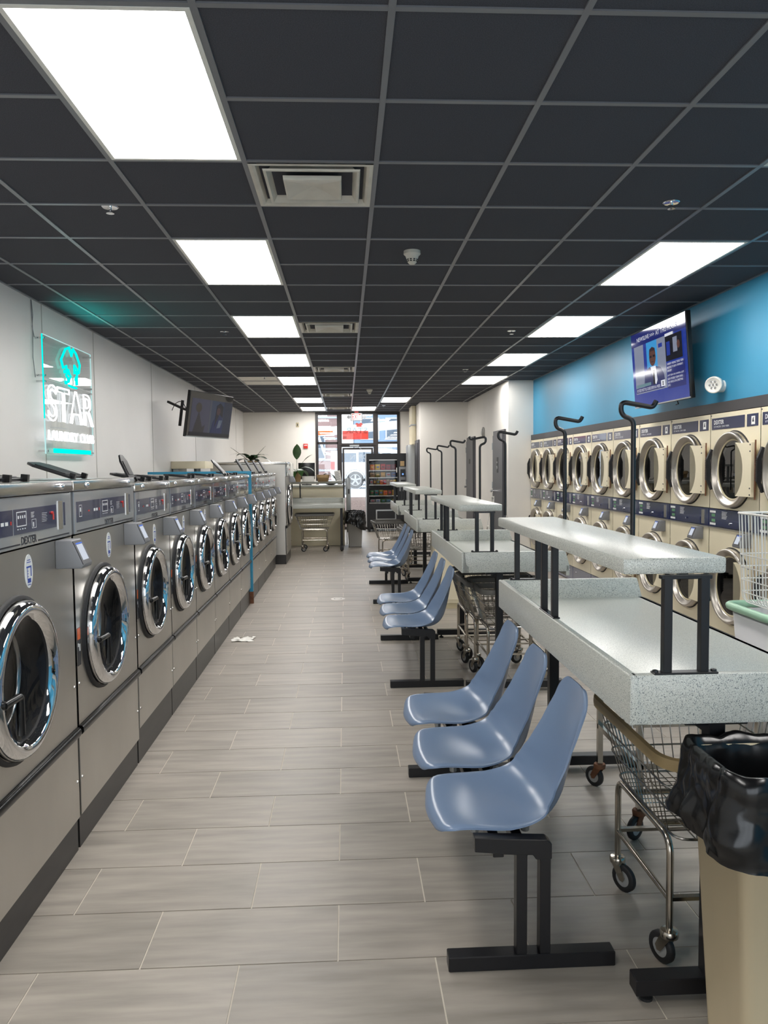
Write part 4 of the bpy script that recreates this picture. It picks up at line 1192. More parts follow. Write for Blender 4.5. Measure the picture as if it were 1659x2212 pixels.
neon(shirt, False).build('neon_shirt', M['neon_cyan'], t, smooth=1.2)
neon([(0.0,0.46),(0.03,0.405),(0.07,0.46)], False).build('neon_collar', M['neon_cyan'], t, smooth=1.2)
neon(sh2, False).build('neon_sleeve', M['neon_cyan'], t, smooth=1.2)
neon([(0.165,0.30),(0.10,0.33),(0.10,0.25)], False).build('neon_fold', M['neon_cyan'], t, smooth=1.2)
neon([(-0.06,0.27),(-0.04,0.235),(0.0,0.215),(-0.04,0.195),(-0.06,0.16),(-0.08,0.195),(-0.12,0.215),(-0.08,0.235)]).build('neon_sparkle', M['neon_cyan'], t, smooth=1.2)
neon([(-0.06,0.13),(0.0,0.125),(0.14,0.125)], False).build('neon_hem', M['neon_cyan'], t, smooth=1.2)
for a, b in ((-0.14,0.245),(-0.12,0.15),(0.14,0.205)):
    MB().lathe([(0.0,0.017),(0.02,0.017),(0.024,0.001)],12,'x',(0.004,a,b)).build('neon_dot', M['neon_cyan'], t)
text('STAR', 1.16, 0.30, M['neon_white'], t, (0.016,0.01,-0.06), 'neon_letters', outline=0.0075)
text('LAUNDRY', 0.72, 0.085, M['neon_white'], t, (0.010,-0.22,-0.335), 'neon_letters', depth=0.01, bold=0.01)
text('CLUB', 0.40, 0.085, M['neon_white'], t, (0.010,0.40,-0.335), 'neon_letters', depth=0.01, bold=0.01)
MB().box(0.006,0.02,-0.46,0.49,-0.485,-0.445).build('neon_bar', M['neon_cyan'], t)
MB().tube([(-0.06,-0.62,0.47),(-0.062,-0.65,0.55),(-0.062,-0.63,0.65),(-0.062,-0.65,0.77)],0.003,6).tube([(-0.062,-0.62,0.14),(-0.06,-0.66,0.3),(-0.062,-0.64,0.5),(-0.062,-0.66,0.77)],0.003,6).build('cable', M['grey_plastic'], t)

gl = bpy.data.lights.new('neon_edge_light', 'AREA'); gl.shape = 'RECTANGLE'; gl.size = 0.06; gl.size_y = 1.0; gl.energy = 3.0; gl.spread = 2.0; gl.color = (0.0, 0.9, 0.75)
go = bpy.data.objects.new('neon_edge_light', gl); link(go, t); go.location = (0.05, 0.0, 0.50); go.rotation_euler = (PI, 0.75, 0)

# ------------------------------------------------------------------ televisions
def tv(name, label, loc, rz, tilt, W, H):
    t = thing(name, label, 'television', loc); t.rotation_euler = (0, tilt, rz)
    MB().box(-0.045,-0.004,-W/2,W/2,-H/2,H/2).build('housing', M['black_gloss'], t, bevel=0.004)
    MB().box(-0.004,0.0,-W/2+0.008,W/2-0.008,-H/2+0.014,H/2-0.008).build('screen', M['tv_glass'], t)
    MB().box(-0.004,0.002,-W/2,W/2,-H/2,-H/2+0.012).build('lower_bezel', M['grey_metal'], t)
    return t
M['tv_glass'] = mat('tv_glass', srgb(10,10,14), 0.06, coat=1.0)
def em(name, r, g, b, s=0.8):
    # a lit patch of screen, still a glossy surface
    m = mat(name, (0.004,0.004,0.006,1), 0.08, emit=s, ecol=srgb(r,g,b)); return m
class Pic:
    def __init__(s, t, W, H): s.t, s.W, s.H, s.k = t, W, H, 0
    def poly(s, pts, m, nm='screen_image'):
        s.k += 1; x = 0.0006+0.00025*s.k
        mb = MB().add([(x,(u-0.5)*s.W,(v-0.5)*s.H) for u,v in pts],[tuple(range(len(pts)))])
        return mb.build(nm, m, s.t, recalc=False)
    def rect(s, u0, u1, v0, v1, m, nm='screen_image'): return s.poly([(u0,v0),(u1,v0),(u1,v1),(u0,v1)], m, nm)
    def ell(s, cu, cv, ru, rv, m): return s.poly([(cu+ru*math.cos(2*PI*k/20), cv+rv*math.sin(2*PI*k/20)) for k in range(20)], m)
    def text(s, st, u0, u1, v, h, m):
        s.k += 1
        return text(st, (u1-u0)*s.W, h*s.H, m, s.t, (0.0006+0.00025*s.k,((u0+u1)/2-0.5)*s.W,(v-0.5)*s.H), 'screen_lettering')
TW_, TH_ = 1.26, 0.735
t = tv('television', 'large wall television showing a blue news broadcast above the dryers', (2.90,7.13,2.525), PI, 0.075, TW_, TH_)
P_ = Pic(t, TW_-0.016, TH_-0.022)
b1, b2, b3 = em('tv_blue',34,58,150,0.75), em('tv_deep_blue',20,34,110,0.75), em('tv_light_blue',60,150,210,0.8)
gy, wh, dk = em('tv_grey',150,158,180,0.6), em('tv_white',225,228,236,0.8), em('tv_dark',26,28,40,0.5)
suit, skin, brn = em('tv_suit',44,52,110,0.6), em('tv_skin',104,70,62,0.6), em('tv_brown',64,46,50,0.6)
P_.rect(0,1,0,1,b1); P_.rect(0.0,1,0.82,1,b2); P_.rect(0.66,0.96,0.15,0.46,b2)
P_.rect(0.05,0.65,0.17,0.82,gy); P_.rect(0.24,0.50,0.30,0.82,b3); P_.rect(0.24,0.30,0.30,0.82,b1)
P_.poly([(0.22,0.24),(0.25,0.44),(0.33,0.49),(0.44,0.49),(0.55,0.45),(0.60,0.36),(0.62,0.24)],suit); P_.poly([(0.36,0.49),(0.42,0.30),(0.45,0.24),(0.48,0.30),(0.46,0.49)],wh)
P_.rect(0.40,0.435,0.25,0.44,dk); P_.ell(0.41,0.61,0.062,0.115,skin); P_.poly([(0.348,0.64),(0.36,0.72),(0.41,0.745),(0.46,0.72),(0.472,0.64),(0.45,0.69),(0.37,0.69)],brn)
P_.rect(0.36,0.395,0.607,0.635,dk); P_.rect(0.42,0.458,0.607,0.635,dk); P_.rect(0.385,0.435,0.545,0.555,brn)
P_.rect(0.53,0.60,0.70,0.75,b1)
P_.rect(0.07,0.36,0.255,0.295,em('tv_teal',110,150,160,0.6)); P_.rect(0.06,0.60,0.185,0.25,b2)
P_.text('NY SEES MOST FLU CASES EVER IN A WEEK',0.075,0.53,0.217,0.04,wh)
P_.rect(0.545,0.62,0.20,0.28,wh); P_.ell(0.582,0.252,0.01,0.012,dk); P_.ell(0.582,0.225,0.01,0.012,dk)
P_.text('NEWSLIVE',0.13,0.37,0.90,0.055,wh); P_.text('>>>',0.39,0.47,0.90,0.04,wh); P_.text('AT THIS HOUR',0.50,0.86,0.90,0.06,wh)
P_.rect(0.66,0.94,0.49,0.80,dk); P_.rect(0.66,0.80,0.80,0.835,wh); P_.rect(0.79,0.86,0.58,0.76,gy); P_.ell(0.88,0.66,0.025,0.05,skin); P_.rect(0.68,0.74,0.56,0.73,b1)
for k, s_ in enumerate(('SHERIFF: MISSING TEXAS TEEN','BELIEVED TO BE IN "IMMINENT','DANGER"')): P_.text(s_,0.675,0.675+(0.27,0.26,0.075)[k],0.455-k*0.042,0.026,wh)
for k, s_ in enumerate(('LAST SEEN ON CAMERA, JUST','SEEN POSSIBLY SEARCHING','HER VEHICLE ON CHRISTMAS','EVE')): P_.text(s_,0.675,0.675+(0.27,0.25,0.25,0.04)[k],0.31-k*0.04,0.026,wh)
MB().box(-0.24,-0.045,-0.16,0.16,-0.14,0.14).build('wall_mount', M['black_metal'], t)
MB().tube([(-0.03,0.3,-TH_/2),(-0.03,0.32,-TH_/2-0.03),(-0.05,0.22,-TH_/2-0.03)],0.004,6).build('cable', M['black_rubber'], t)
LW, LH = 1.16, 0.62
t = tv('television', 'smaller television on a swivel arm on the left wall showing two people', (-1.87,11.06,2.335), -0.36, 0.16, LW, LH)
P_ = Pic(t, LW-0.016, LH-0.022)
l1, l2, l3 = em('tv_dim_lilac',96,98,124,0.24), em('tv_dim_blue',66,86,120,0.24), em('tv_night',18,26,48,0.22)
P_.rect(0.05,1,0.10,0.86,l2); P_.rect(0.05,0.46,0.10,0.86,l1); P_.rect(0.80,1,0.10,0.86,em('tv_dim_navy',44,60,92,0.22)); P_.rect(0.46,0.5,0.1,0.86,em('tv_dim_grey',110,116,130,0.22))
P_.poly([(0.12,0.10),(0.14,0.22),(0.22,0.58),(0.32,0.22),(0.38,0.28),(0.36,0.10)],em('tv_coat',72,70,76,0.2)); P_.ell(0.21,0.66,0.065,0.11,em('tv_hair',92,84,72,0.2))
P_.poly([(0.52,0.10),(0.56,0.35),(0.64,0.52),(0.76,0.52),(0.80,0.2),(0.78,0.10)],em('tv_wrap',30,54,120,0.22)); P_.poly([(0.60,0.22),(0.62,0.75),(0.70,0.82),(0.78,0.74),(0.78,0.48),(0.70,0.56)],l3); P_.ell(0.67,0.62,0.045,0.09,brn)
P_.poly([(0.66,0.22),(0.74,0.24),(0.78,0.42),(0.76,0.3),(0.70,0.42)],em('tv_shirt',140,156,180,0.22)); P_.rect(0.05,1,0.02,0.10,l3)
arm = MB().box(-0.07,-0.045,-0.12,0.12,-0.16,0.16)
arm.build('mount_plate', M['black_metal'], t)
MB().bar((-0.07,-0.2,0),(-0.40,-0.12,0.05),0.03,0.03).bar((-0.40,-0.12,0.16),(-0.40,-0.12,-0.2),0.03,0.03,(1,0,0)).bar((-0.40,-0.12,0.05),(-0.68,-0.05,0.11),0.03,0.03).build('swivel_arm', M['black_metal'], t)
MB().tube(fillet([(-0.05,-0.5,0.0),(-0.2,-0.45,0.16),(-0.4,-0.3,0.1),(-0.5,-0.2,0.0)],0.1),0.005,6).build('cable', M['black_rubber'], t)

# ------------------------------------------------------------------ small wall fittings
t = thing('emergency_light', 'white round-headed emergency light on the teal wall', 'light', (XR,6.36,2.24), PI)
MB().lathe([(0,0.05),(0.03,0.05),(0.05,0.045),(0.052,0.001)],24,'x').build('base', M['white_metal'], t, smooth=0.7)
hd = MB().lathe([(-0.07,0.001),(-0.065,0.03),(-0.03,0.062),(0.02,0.07),(0.045,0.068),(0.05,0.06),(0.044,0.056),(0.044,0.001)],28,'x').build('lamp_head', M['white_metal'], t, smooth=0.7, recalc=False)
hd.location = (0.085,0.03,0.01); hd.rotation_euler = (0,0.15,0.85)
ld = MB()
for a, b in ((0,0),(0.028,0),(-0.028,0),(0.014,0.025),(-0.014,0.025),(0.014,-0.025),(-0.014,-0.025)): ld.lathe([(0.045,0.012),(0.05,0.008),(0.051,0.001)],10,'x',(0,a,b))
ld.build('reflector', M['chrome'], hd)
t = thing('exit_sign', 'red lit EXIT sign with side lamps hanging before the storefront', 'sign', (0.30,19.7,2.865), -PI/2)
MB().box(-0.03,0.0,-0.15,0.15,-0.10,0.10).build('housing', M['grey_plastic'], t, bevel=0.012)
MB().box(-0.012,0.0,-0.05,0.05,0.10,0.145).build('mount', M['red_print'], t)
MB().box(0,0.002,-0.125,0.125,-0.085,0.085).build('face', mat('exit_face',srgb(236,214,206),0.5,emit=0.25,ecol=srgb(250,190,180)), t)
text('EXIT', 0.22, 0.14, emit_mat('exit_red',(1.0,0.03,0.05,1),1.3), t, (0.003,0,0))
for s in (-1,1):
    o = MB().lathe([(-0.03,0.02),(0.0,0.045),(0.03,0.045),(0.034,0.001)],18,'x').build('side_lamp', M['grey_plastic'], t, smooth=0.7); o.location = (-0.01,s*0.195,-0.005)
t = thing('fire_alarm', 'small red fire alarm pull box on the end wall', 'fire alarm', (-1.0,YB,2.15), -PI/2)
MB().box(0,0.04,-0.055,0.055,-0.06,0.06).build('box', M['red_print'], t, bevel=0.004)
MB().box(0.04,0.044,-0.04,0.04,0.01,0.03).build('white_bar', M['white_print'], t)
t = thing('wall_thermostat', 'small yellowed plate high on the end wall', 'thermostat', (-1.2,YB,2.69), -PI/2)
MB().box(0,0.015,-0.035,0.035,-0.06,0.06).build('plate', M['cream_dark'], t, bevel=0.003)
MB().box(0.015,0.018,-0.012,0.012,-0.03,0.03).build('insert', M['dark_strip'], t)
t = thing('alarm_horn', 'round white alarm horn above the grey restroom doors', 'alarm', (2.72,15.2,2.25), PI)
MB().lathe([(0,0.11),(0.02,0.11),(0.03,0.09),(0.02,0.07),(0.04,0.06),(0.05,0.03),(0.052,0.001)],28,'x').build('cone', M['grey_bin'], t, smooth=0.5)
t = thing('electrical_cabinet', 'tall grey electrical cabinet on the utility wall by the vending machine', 'cabinet', (1.655,18.62,0), PI)
MB().box(0.0,0.16,-0.42,0.1,0.55,2.12).build('box', M['grey_metal'], t, bevel=0.004)
dr = MB().box(0.16,0.168,-0.41,0.09,0.58,2.09).build('cabinet_door', M['grey_metal'], t, bevel=0.002, seg=1)
MB().box(0.168,0.178,-0.39,-0.37,1.25,1.4).build('latch', M['dark_strip'], dr)
t = thing('conduit', 'cream conduit pipes rising above the electrical cabinet', 'pipe', (1.60,18.6,0))
for y in (-0.45,-0.2,0.1): MB().cyl((0,y,2.125),(0,y,ZC),0.055,14).build('pipe', M['cream'], t, smooth=0.8)
MB().box(-0.06,0.05,-0.55,0.2,2.55,2.58).build('clamp', M['grey_metal'], t)
t = thing('step_ladder', 'white folded step ladder leaning on the projecting wall', 'ladder', (2.5,13.98,0), 0.0)
for y in (-0.11,0.11): MB().bar((0.0,y,0.0),(0.19,y,1.15),0.03,0.02).build('rail', M['white_metal'], t)
for k in range(4): MB().box(0.02+k*0.045,0.08+k*0.045,-0.11,0.11,0.22+k*0.27,0.24+k*0.27).build('step', M['white_metal'], t)

# ------------------------------------------------------------------ vending machine with its snacks
VX0, VX1, VY = 0.52, 1.53, 19.1
t = thing('vending_machine', 'black glass-front snack vending machine by the entrance', 'vending machine', (VX0,VY,0))
W_, H_, D_ = VX1-VX0, 1.93, 0.78
bm_ = MB().box(0,W_,0.05,D_,0.12,H_,('-y',)); bm_.box(0,0.06,0.02,0.06,0.12,H_).box(0.76,W_,0.02,0.06,0.12,H_).box(0.06,0.76,0.02,0.06,H_-0.14,H_).box(0.06,0.76,0.02,0.06,0.12,0.70)
bm_.build('cabinet', M['black_metal'], t)
MB().box(-0.012,0.0,0.02,D_,0.12,H_).build('side_panel', M['grey_metal'], t)
for x in (0.06,W_-0.06):
    for y in (0.1,D_-0.06): MB().box(x-0.03,x+0.03,y-0.03,y+0.03,0,0.12).build('leg', M['black_metal'], t)
MB().box(0.06,0.76,0.034,0.040,0.70,H_-0.14).build('glass', M['vending_glass'], t)
MB().box(0.06,0.76,0.4,0.42,0.70,H_-0.14).build('back_liner', M['black_paint'], t)
shz = [1.52,1.345,1.165,0.895,0.72]
for z in shz: 
    s_ = MB().box(0.06,0.76,0.06,0.4,z-0.012,z).build('shelf', M['black_metal'], t)
    MB().box(0.06,0.76,0.055,0.06,z-0.02,z+0.004).build('price_strip', M['wire'], s_)
hb = MB().box(0.22,0.72,0.005,0.02,0.30,0.55)
hb.build('delivery_frame', M['grey_metal'], t, bevel=0.004); MB().box(0.25,0.69,0.0,0.006,0.33,0.52).build('delivery_flap', M['black_metal'], t)
MB().box(0.80,0.98,0.0,0.02,1.0,1.60).build('payment_panel', M['grey_plastic'], t, bevel=0.004)
MB().box(0.83,0.95,-0.012,0.0,1.36,1.54).build('card_reader', M['black_gloss'], t)
MB().lathe([(-0.02,0.02),(-0.014,0.022),(-0.012,0.001)],12,'y',(0.89,0,1.42)).build('reader_light', emit_mat('reader_blue',(0.2,0.4,1,1),1.2), t)
MB().box(0.84,0.95,-0.006,0.0,1.24,1.28).build('bill_slot', M['black_paint'], t)
MB().box(0.84,0.95,-0.006,0.0,1.10,1.12).build('coin_return', M['black_paint'], t)
MB().box(0.83,0.93,0.014,0.019,1.62,1.74).build('notice', M['pot'], t)
MB().box(0.73,0.75,0.01,0.019,1.46,1.58).build('price_card', M['paper'], t)
MB().box(0.69,0.72,0.008,0.02,0.84,0.9).build('door_lock', M['white_metal'], t)
MB().box(0.07,0.75,0.045,0.055,H_-0.165,H_-0.15).build('light_tube', emit_mat('vending_tube',(1,0.97,0.9,1),0.7), t)
cols = {'orange':(226,120,40),'yellow':(238,196,52),'red':(204,44,40),'crimson':(176,30,46),'maroon':(120,40,52),'tan':(176,140,96),'olive':(132,124,60),'grey':(150,150,156),'silver':(178,184,190),'blue':(70,100,160),'green':(62,110,70),'brown':(112,72,50),'gold':(206,160,60),'teal':(50,110,110)}
for k, v in cols.items(): M['snack_'+k] = mat('snack_'+k, srgb(*v), 0.3)
rows = [('top',1.52,0.155,['orange','yellow','red','crimson','maroon']),('second',1.345,0.13,['tan','olive','gold','silver','blue']),('third',1.165,0.13,['grey','brown','olive','orange','red','tan','gold','yellow']),('fourth',0.895,0.14,['green','teal','olive','orange','brown','gold']),('bottom',0.72,0.09,['grey','silver','green','teal','olive'])]
ords = ['first','second','third','fourth','fifth','sixth','seventh','eighth']
def bag_mesh(w_, h_, m):
    mb = MB(); nu, nv = 6, 7
    for f in (-1,1):
        base_ = len(mb.v)
        for i in range(nv+1):
            for k in range(nu+1):
                u, v = -1+2*k/nu, i/nv
                th = 0.24*w_*(1-u**4)*(math.sin(PI*v)**0.6 if 0 < v < 1 else 0)
                wd = w_/2*(0.92+0.08*abs(2*v-1))
                mb.v.append((u*wd, f*th, v*h_))
        for i in range(nv):
            for k in range(nu):
                a = base_+i*(nu+1)+k; mb.f.append((a,a+1,a+nu+2,a+nu+1) if f < 0 else (a,a+nu+1,a+nu+2,a+1))
    return mb.mesh('snack_bag', m, smooth=1.0)
M['label_print'] = mat('snack_label', srgb(240,236,226), 0.4)
for rn, z, hh, cl in rows:
    n = len(cl)
    for q, c in enumerate(cl):
        w_ = 0.66/n*0.92
        b = thing('snack_bag', '%s snack pack, %s from the left on the %s vending shelf' % (c, ords[q], rn), 'snack', (VX0+0.08+0.66*(q+0.5)/n, VY+0.14, z), group='snacks in the vending machine')
        link(bpy.data.objects.new('packet', bag_mesh(w_, hh*(0.9+0.1*((q*7)%3)/2), M['snack_'+c])), b)
        lbl = MB().prism([(-w_*0.3,hh*0.5),(-w_*0.1,hh*0.36),(w_*0.32,hh*0.42),(w_*0.28,hh*0.62),(-w_*0.2,hh*0.64)],-0.24*w_-0.002,-0.20*w_,'y'); lbl.build('printed_label', M['snack_'+('maroon','gold','blue','brown','crimson')[(q+len(c)) % 5]], b)

# ------------------------------------------------------------------ service counter, plants and papers
t = thing('service_counter', 'cream service counter behind the far folding table', 'counter', (-1.0,16.2,0))
MB().box(-0.95,0.97,-0.25,0.3,0,1.20).build('front_panel', M['cream'], t, bevel=0.004)
MB().box(-1.0,1.0,-0.32,0.35,1.20,1.24).build('worktop', M['stone'], t, bevel=0.004)
t = thing('counter_gate', 'grey metal half-height gate panel beside the counter', 'gate', (0.062,16.2,0))
MB().box(-0.045,0.045,-0.02,0.02,0.25,1.38).build('panel', M['grey_metal'], t, bevel=0.003)
MB().box(-0.01,0.02,-0.028,-0.02,1.05,1.15).build('latch', M['dark_strip'], t)
MB().box(-0.05,-0.035,-0.01,0.01,0,1.36).build('post', M['black_metal'], t)
def leaf_mesh(L, W, m, bend):
    mb = MB(); n = 7
    for i in range(n+1):
        u = i/n; w_ = W*math.sin(PI*min(1,u*0.97+0.03))**0.8/2 if i < n else 0.001
        z = L*(u*math.cos(bend*u)); x = L*u*math.sin(bend*u)
        for s in (-1,0,1): mb.v.append((x+(0.12*w_ if s else 0), s*w_, z))
    for i in range(n):
        for k in range(2): mb.f.append((i*3+k,i*3+k+1,i*3+k+4,i*3+k+3))
    return mb.mesh('leaf', m, smooth=1.5, recalc=False)
def plant(name, label, loc, pot, leaves, m):
    t = thing(name, label, 'plant', loc)
    r0, r1, h = pot
    po = MB().lathe([(0,0.001),(0,r0),(h*0.55,(r0+r1)/2),(h*0.56,(r0+r1)/2+0.006),(h*0.62,(r0+r1)/2+0.006),(h,r1),(h,r1-0.012),(h-0.02,r1-0.015),(h-0.021,0.001)],24,'z').build('pot', M['pot'], t, smooth=0.5, recalc=False)
    MB().lathe([(h-0.02,r1-0.014),(h-0.0195,0.001)],20,'z').build('soil', M['rust'], po, recalc=False)
    for L, W, az, tilt, bend, base in leaves:
        st = Vector((0,0,h-0.02)); d = Vector((math.sin(tilt)*math.cos(az), math.sin(tilt)*math.sin(az), math.cos(tilt)))
        e = st+d*base
        if base > 0.03: MB().tube([st, e], 0.004, 6).build('stem', m, t)
        o = bpy.data.objects.new('leaf', leaf_mesh(L, W, m, bend)); link(o, t)
        o.location = e; o.rotation_euler = Vector((0,0,1)).rotation_difference(d).to_euler()
        o.rotation_euler = (Matrix.Rotation(az,4,'Z') @ Matrix.Rotation(tilt,4,'Y')).to_euler()
    return t
rnd = random.Random(4)
plant('potted_lily', 'low leafy peace lily behind the tall steel washer', (-1.72,14.35,1.59), (0.09,0.12,0.14), [(0.30+0.1*rnd.random(),0.10,2*PI*k/13+0.3,0.5+0.6*rnd.random(),0.6+0.4*rnd.random(),0.05) for k in range(13)]+[(0.06,0.035,2.9,0.95,0.1,0.42),(0.05,0.03,0.35,0.75,0.1,0.36)], M['leaf_dark'])
MB_shelf = thing('plant_stand', 'grey stand holding plants behind the tall steel washer', 'stand', (-1.6,14.4,0))
MB().box(-0.5,0.5,-0.25,0.25,1.55,1.59).build('top', M['grey_metal'], MB_shelf); 
for x in (-0.46,0.46):
    for y in (-0.2,0.2): MB().box(x-0.02,x+0.02,y-0.02,y+0.02,0,1.55).build('leg', M['grey_metal'], MB_shelf)
plant('potted_plant', 'upright broad-leaved green plant on the far table shelf', (-0.93,15.02,1.331), (0.07,0.10,0.20), [(0.30,0.17,1.4,0.05,0.1,0.25),(0.22,0.15,0.2,0.55,0.4,0.25),(0.30,0.17,-0.2,0.75,1.0,0.08),(0.28,0.15,-1.2,0.8,1.2,0.05),(0.26,0.14,0.6,0.9,1.2,0.04),(0.24,0.13,2.6,0.7,1.1,0.05),(0.22,0.12,-1.9,1.0,1.4,0.03)], M['leaf'])
plant('potted_orchid', 'dark strap-leaved plant in a ribbed tan bowl on the far table shelf', (-0.43,15.05,1.331), (0.10,0.125,0.13), [(0.34,0.09,0.1,0.75,1.3,0.0),(0.40,0.10,0.0,0.95,1.2,0.0),(0.30,0.09,-0.3,0.6,1.4,0.0),(0.26,0.08,0.5,0.5,1.3,0.0),(0.20,0.07,2.9,0.8,1.0,0.0),(0.36,0.09,-0.1,1.2,0.9,0.0)], M['leaf_dark'])
t = thing('monitor', 'black computer monitor on the service counter', 'monitor', (-0.80,16.2,1.24), -PI/2)
MB().box(-0.02,0.02,-0.17,0.17,0.12,0.46).build('panel', M['black_gloss'], t, bevel=0.006)
MB().box(-0.015,0.015,-0.02,0.02,0.02,0.14).box(-0.08,0.08,-0.1,0.1,0,0.02).build('stand', M['black_metal'], t)
t = thing('box', 'low white box on the far table shelf between the two plants', 'box', (-0.70,15.06,1.331))
MB().box(-0.13,0.10,-0.07,0.07,0,0.10).build('carton', M['paper'], t, bevel=0.003); MB().box(-0.132,0.102,-0.072,0.072,0.085,0.104).build('carton_lid', M['white_metal'], t)
t = thing('paper_notice', 'printed notice leaning at the right end of the far table shelf', 'notice', (-0.13,15.0,1.331))
o = MB().box(-0.06,0.06,-0.004,0.004,0,0.21).build('sheet', M['paper'], t); o.rotation_euler = (-0.2,-0.15,0)
ln = MB()
for k in range(9): ln.box(-0.045,0.045-0.01*(k%3),-0.006,-0.0045,0.03+k*0.018,0.036+k*0.018)
ln.build('print_lines', M['grey_plastic'], t).rotation_euler = (-0.2,-0.15,0)
t = thing('bowl', 'dark shallow bowl on the counter seen under the far table shelf', 'bowl', (-0.3,16.05,1.24))
MB().lathe([(0,0.05),(0.02,0.1),(0.05,0.14),(0.05,0.135),(0.02,0.09),(0.01,0.001)],24,'z').build('shell', M['black_gloss'], t, smooth=0.6, recalc=False)
t = thing('wall_dispenser', 'white dispenser on the end of the tall steel washer front', 'dispenser', (-0.985,13.9,1.55), 0)
MB().box(0.0,0.06,-0.04,0.06,-0.12,0.13).build('body', M['white_metal'], t, bevel=0.008)
MB().box(0.06,0.063,-0.02,0.04,-0.05,0.08).build('label_card', M['paper'], t)
# scraps on the floor
t = thing('paper_scrap', 'crumpled white paper scrap on the floor by the washers', 'litter', (-0.973,7.24,0.0))
mb = MB(); n = 7
for i in range(n):
    for k in range(n): mb.v.append((-0.1+0.2*i/(n-1)+rnd.uniform(-0.012,0.012), -0.09+0.18*k/(n-1)+rnd.uniform(-0.012,0.012), 0.001+0.016*rnd.random()))
for i in range(n-1):
    for k in range(n-1):
        if (i*k+i) % 7 != 3: mb.f.append((i*n+k,(i+1)*n+k,(i+1)*n+k+1,i*n+k+1))
mb.build('crumpled_sheet', M['paper'], t, recalc=False)
t = thing('floor_drain', 'small round metal floor drain in the aisle', 'drain', (-0.11,9.41,0.0))
MB().lathe([(0.0005,0.09),(0.003,0.085),(0.003,0.001)],28,'z').build('cover', M['steel'], t, recalc=False)
MB().lathe([(0.0032,0.05),(0.0034,0.04)],20,'z').build('grate_ring', M['black_paint'], t, recalc=False)

# ------------------------------------------------------------------ outside the storefront
M['mulch'] = vary(mat('mulch', srgb(112,92,84), 0.9), 30, 0.5, 1.5)
M['snow'] = vary(mat('snowy_road', srgb(206,210,216), 0.8), 1.2, 0.85, 1.05)
M['van_white'] = mat('white_car_paint', srgb(226,230,234), 0.25, coat=0.5)
M['car_glass'] = mat('car_glass', srgb(92,104,118), 0.1)
M['brick'] = vary(mat('faded_brick', srgb(168,138,132), 0.8), 14, 0.8, 1.15, (1,1,3))
M['siding'] = mat('pale_siding', srgb(190,196,206), 0.7)
M['blue_build'] = mat('blue_grey_facade', srgb(138,160,186), 0.6)
gr = MB()
pr_ = [(20.15,-0.02),(20.6,0.30),(23.0,0.62),(24.5,0.66)]
for (a,za),(b,zb) in zip(pr_, pr_[1:]): gr.add([(-9,a,za),(9,a,za),(9,b,zb),(-9,b,zb)],[(0,1,2,3)])
tag(gr.build('planting_bed', M['mulch'], recalc=False), 'brown mulch bed outside the glass door', 'ground', kind='stuff')
structure(MB().add([(-30,24.5,0.66),(30,24.5,0.66),(40,60,0.80),(-40,60,0.80)],[(0,1,2,3)]).build('ground', M['snow'], recalc=False), 'pale snowy street outside')
t = thing('parked_car', 'white sport utility vehicle parked in the street outside', 'car', (0.42,34.0,0.70))
X0 = -1.0
body = [(X0,0.32),(X0-0.06,0.75),(X0+0.02,1.1),(X0+0.22,1.58),(X0+0.45,1.68),(X0+2.3,1.70),(X0+2.75,1.62),(X0+3.45,1.12),(X0+4.5,1.02),(X0+4.75,0.9),(X0+4.78,0.34)]
MB().prism(body,-0.9,0.9,'y').build('body', M['van_white'], t, bevel=0.05)
for a, b, c, d, nm in ((0.28,1.05,1.12,1.5,'q'),(1.15,2.05,1.12,1.54,'r'),(2.15,2.85,1.12,1.5,'f')): MB().prism([(X0+a,c),(X0+b,c),(X0+b-(0.35 if nm=='f' else 0),d),(X0+a+(0.08 if nm=='q' else 0),d)],-0.915,-0.9,'y').build('side_window', M['car_glass'], t)
MB().box(X0-0.03,X0+0.14,-0.92,-0.85,0.8,1.15).build('tail_lamp', M['red_print'], t)
for x in (0.0,2.85):
    MB().lathe([(-0.925,0.42),(-0.915,0.43),(-0.9,0.42)],28,'y',(x,0,0.38)).build('wheel_arch', M['dark_plastic'], t, recalc=False)
    wl_ = MB().lathe([(-0.98,0.24),(-0.985,0.30),(-0.95,0.36),(-0.75,0.36),(-0.74,0.2)],32,'y',(x,0,0.36)).build('tyre', M['black_rubber'], t, smooth=0.6, recalc=False)
    MB().lathe([(-0.945,0.001),(-0.945,0.25),(-0.98,0.25)],28,'y',(x,0,0.36)).build('rim_dish', M['dark_plastic'], wl_, recalc=False)
    sp_ = MB().lathe([(-0.99,0.001),(-0.985,0.06),(-0.95,0.06)],16,'y',(x,0,0.36)).lathe([(-0.98,0.215),(-0.988,0.235),(-0.975,0.25)],28,'y',(x,0,0.36))
    for k in range(5):
        a = 2*PI*k/5+0.3; sp_.bar((x+0.04*math.cos(a),-0.98,0.36+0.04*math.sin(a)),(x+0.235*math.cos(a),-0.975,0.36+0.235*math.sin(a)),0.075,0.02,(0,1,0))
    sp_.build('spokes', M['wheel'], wl_, recalc=False)
MB().box(X0+0.5,X0+4.3,-0.91,-0.88,0.3,0.42).build('sill', M['dark_plastic'], t)
t = thing('boom_truck', 'white boom truck with orange band in the street behind the parked car', 'truck', (0.5,39.0,0.72))
MB().bar((-2.0,0,2.62),(4.2,0,3.15),0.3,0.42).build('boom', M['van_white'], t, bevel=0.03)
MB().bar((-1.9,-0.16,2.58),(-1.1,-0.16,2.66),0.02,0.22).build('orange_band', M['orange_print'], t)
MB().bar((3.2,-0.16,3.1),(3.5,-0.16,3.13),0.02,0.3).bar((3.7,-0.16,3.13),(3.95,-0.16,3.15),0.02,0.3).build('red_lettering', M['red_print'], t)
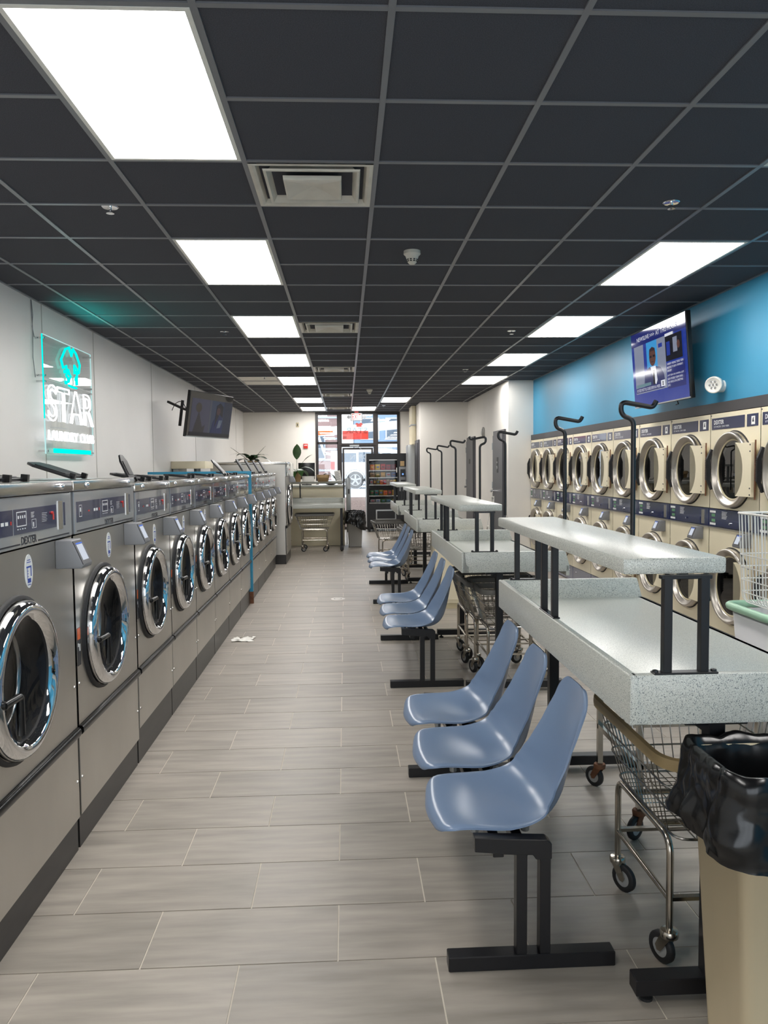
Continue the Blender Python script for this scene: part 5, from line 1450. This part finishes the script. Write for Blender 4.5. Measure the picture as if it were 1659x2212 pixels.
MB().bar((-1.8,0,2.4),(-1.5,0,1.5),0.12,0.12).bar((-1.5,0,1.6),(-0.4,0,1.35),0.12,0.12).build('bucket_arm', M['van_white'], t)
MB().box(-1.2,4.5,-0.9,0.9,0.35,1.7).build('body', M['van_white'], t, bevel=0.05)
for x in (-0.2,3.4): MB().lathe([(-0.95,0.2),(-0.96,0.4),(-0.9,0.45),(-0.6,0.45)],24,'y',(x,0,0.45)).build('wheel', M['black_rubber'], t, recalc=False)
t = thing('brick_building', 'faded brick house front across the street on the left', 'building', (-5.0,52.0,0.75))
MB().box(-6,4.6,0,6,0,9).build('wall', M['brick'], t)
for k in range(12): MB().box(-6,4.62,-0.05,0.0,0.6+k*0.7,0.72+k*0.7).build('course', M['siding'], t)
for x in (-1.2,1.0,3.2):
    for z in (1.4,4.6): 
        w_ = MB().box(x-0.5,x+0.5,-0.1,-0.02,z,z+1.7).build('window', M['siding'], t); MB().box(x-0.42,x+0.42,-0.12,-0.1,z+0.08,z+1.62).build('pane', M['car_glass'], w_)
t = thing('office_building', 'blue-grey building front across the street on the right', 'building', (4.6,50.0,0.75))
MB().box(-4.0,10,0,6,0,9).build('wall', M['blue_build'], t)
MB().box(-4.0,10,-0.1,0,2.1,2.35).build('ledge', M['van_white'], t)
for x in (-3.0,-1.4,0.2,1.8,3.4,5.0):
    w_ = MB().box(x-0.6,x+0.6,-0.08,-0.01,2.6,4.0).build('window', M['van_white'], t); MB().box(x-0.52,x+0.52,-0.1,-0.08,2.68,3.92).build('pane', M['car_glass'], w_)
# bare tree
t = thing('bare_tree', 'bare winter tree between the buildings across the street', 'tree', (3.3,46.0,0.75))
tr_ = MB(); r_ = random.Random(2)
def grow(p, d, L, r, n):
    e = p+d*L; tr_.tube([p, e], [r, r*0.65], 5, caps=False)
    if n:
        for _ in range(3):
            nd = (d+Vector((r_.uniform(-.7,.7),r_.uniform(-.4,.4),r_.uniform(-.1,.5)))).normalized(); grow(e, nd, L*0.72, r*0.6, n-1)
grow(Vector((0,0,0)), Vector((0,0,1)), 2.2, 0.12, 5)
tr_.build('trunk_and_branches', M['dark_plastic'], t, recalc=False)
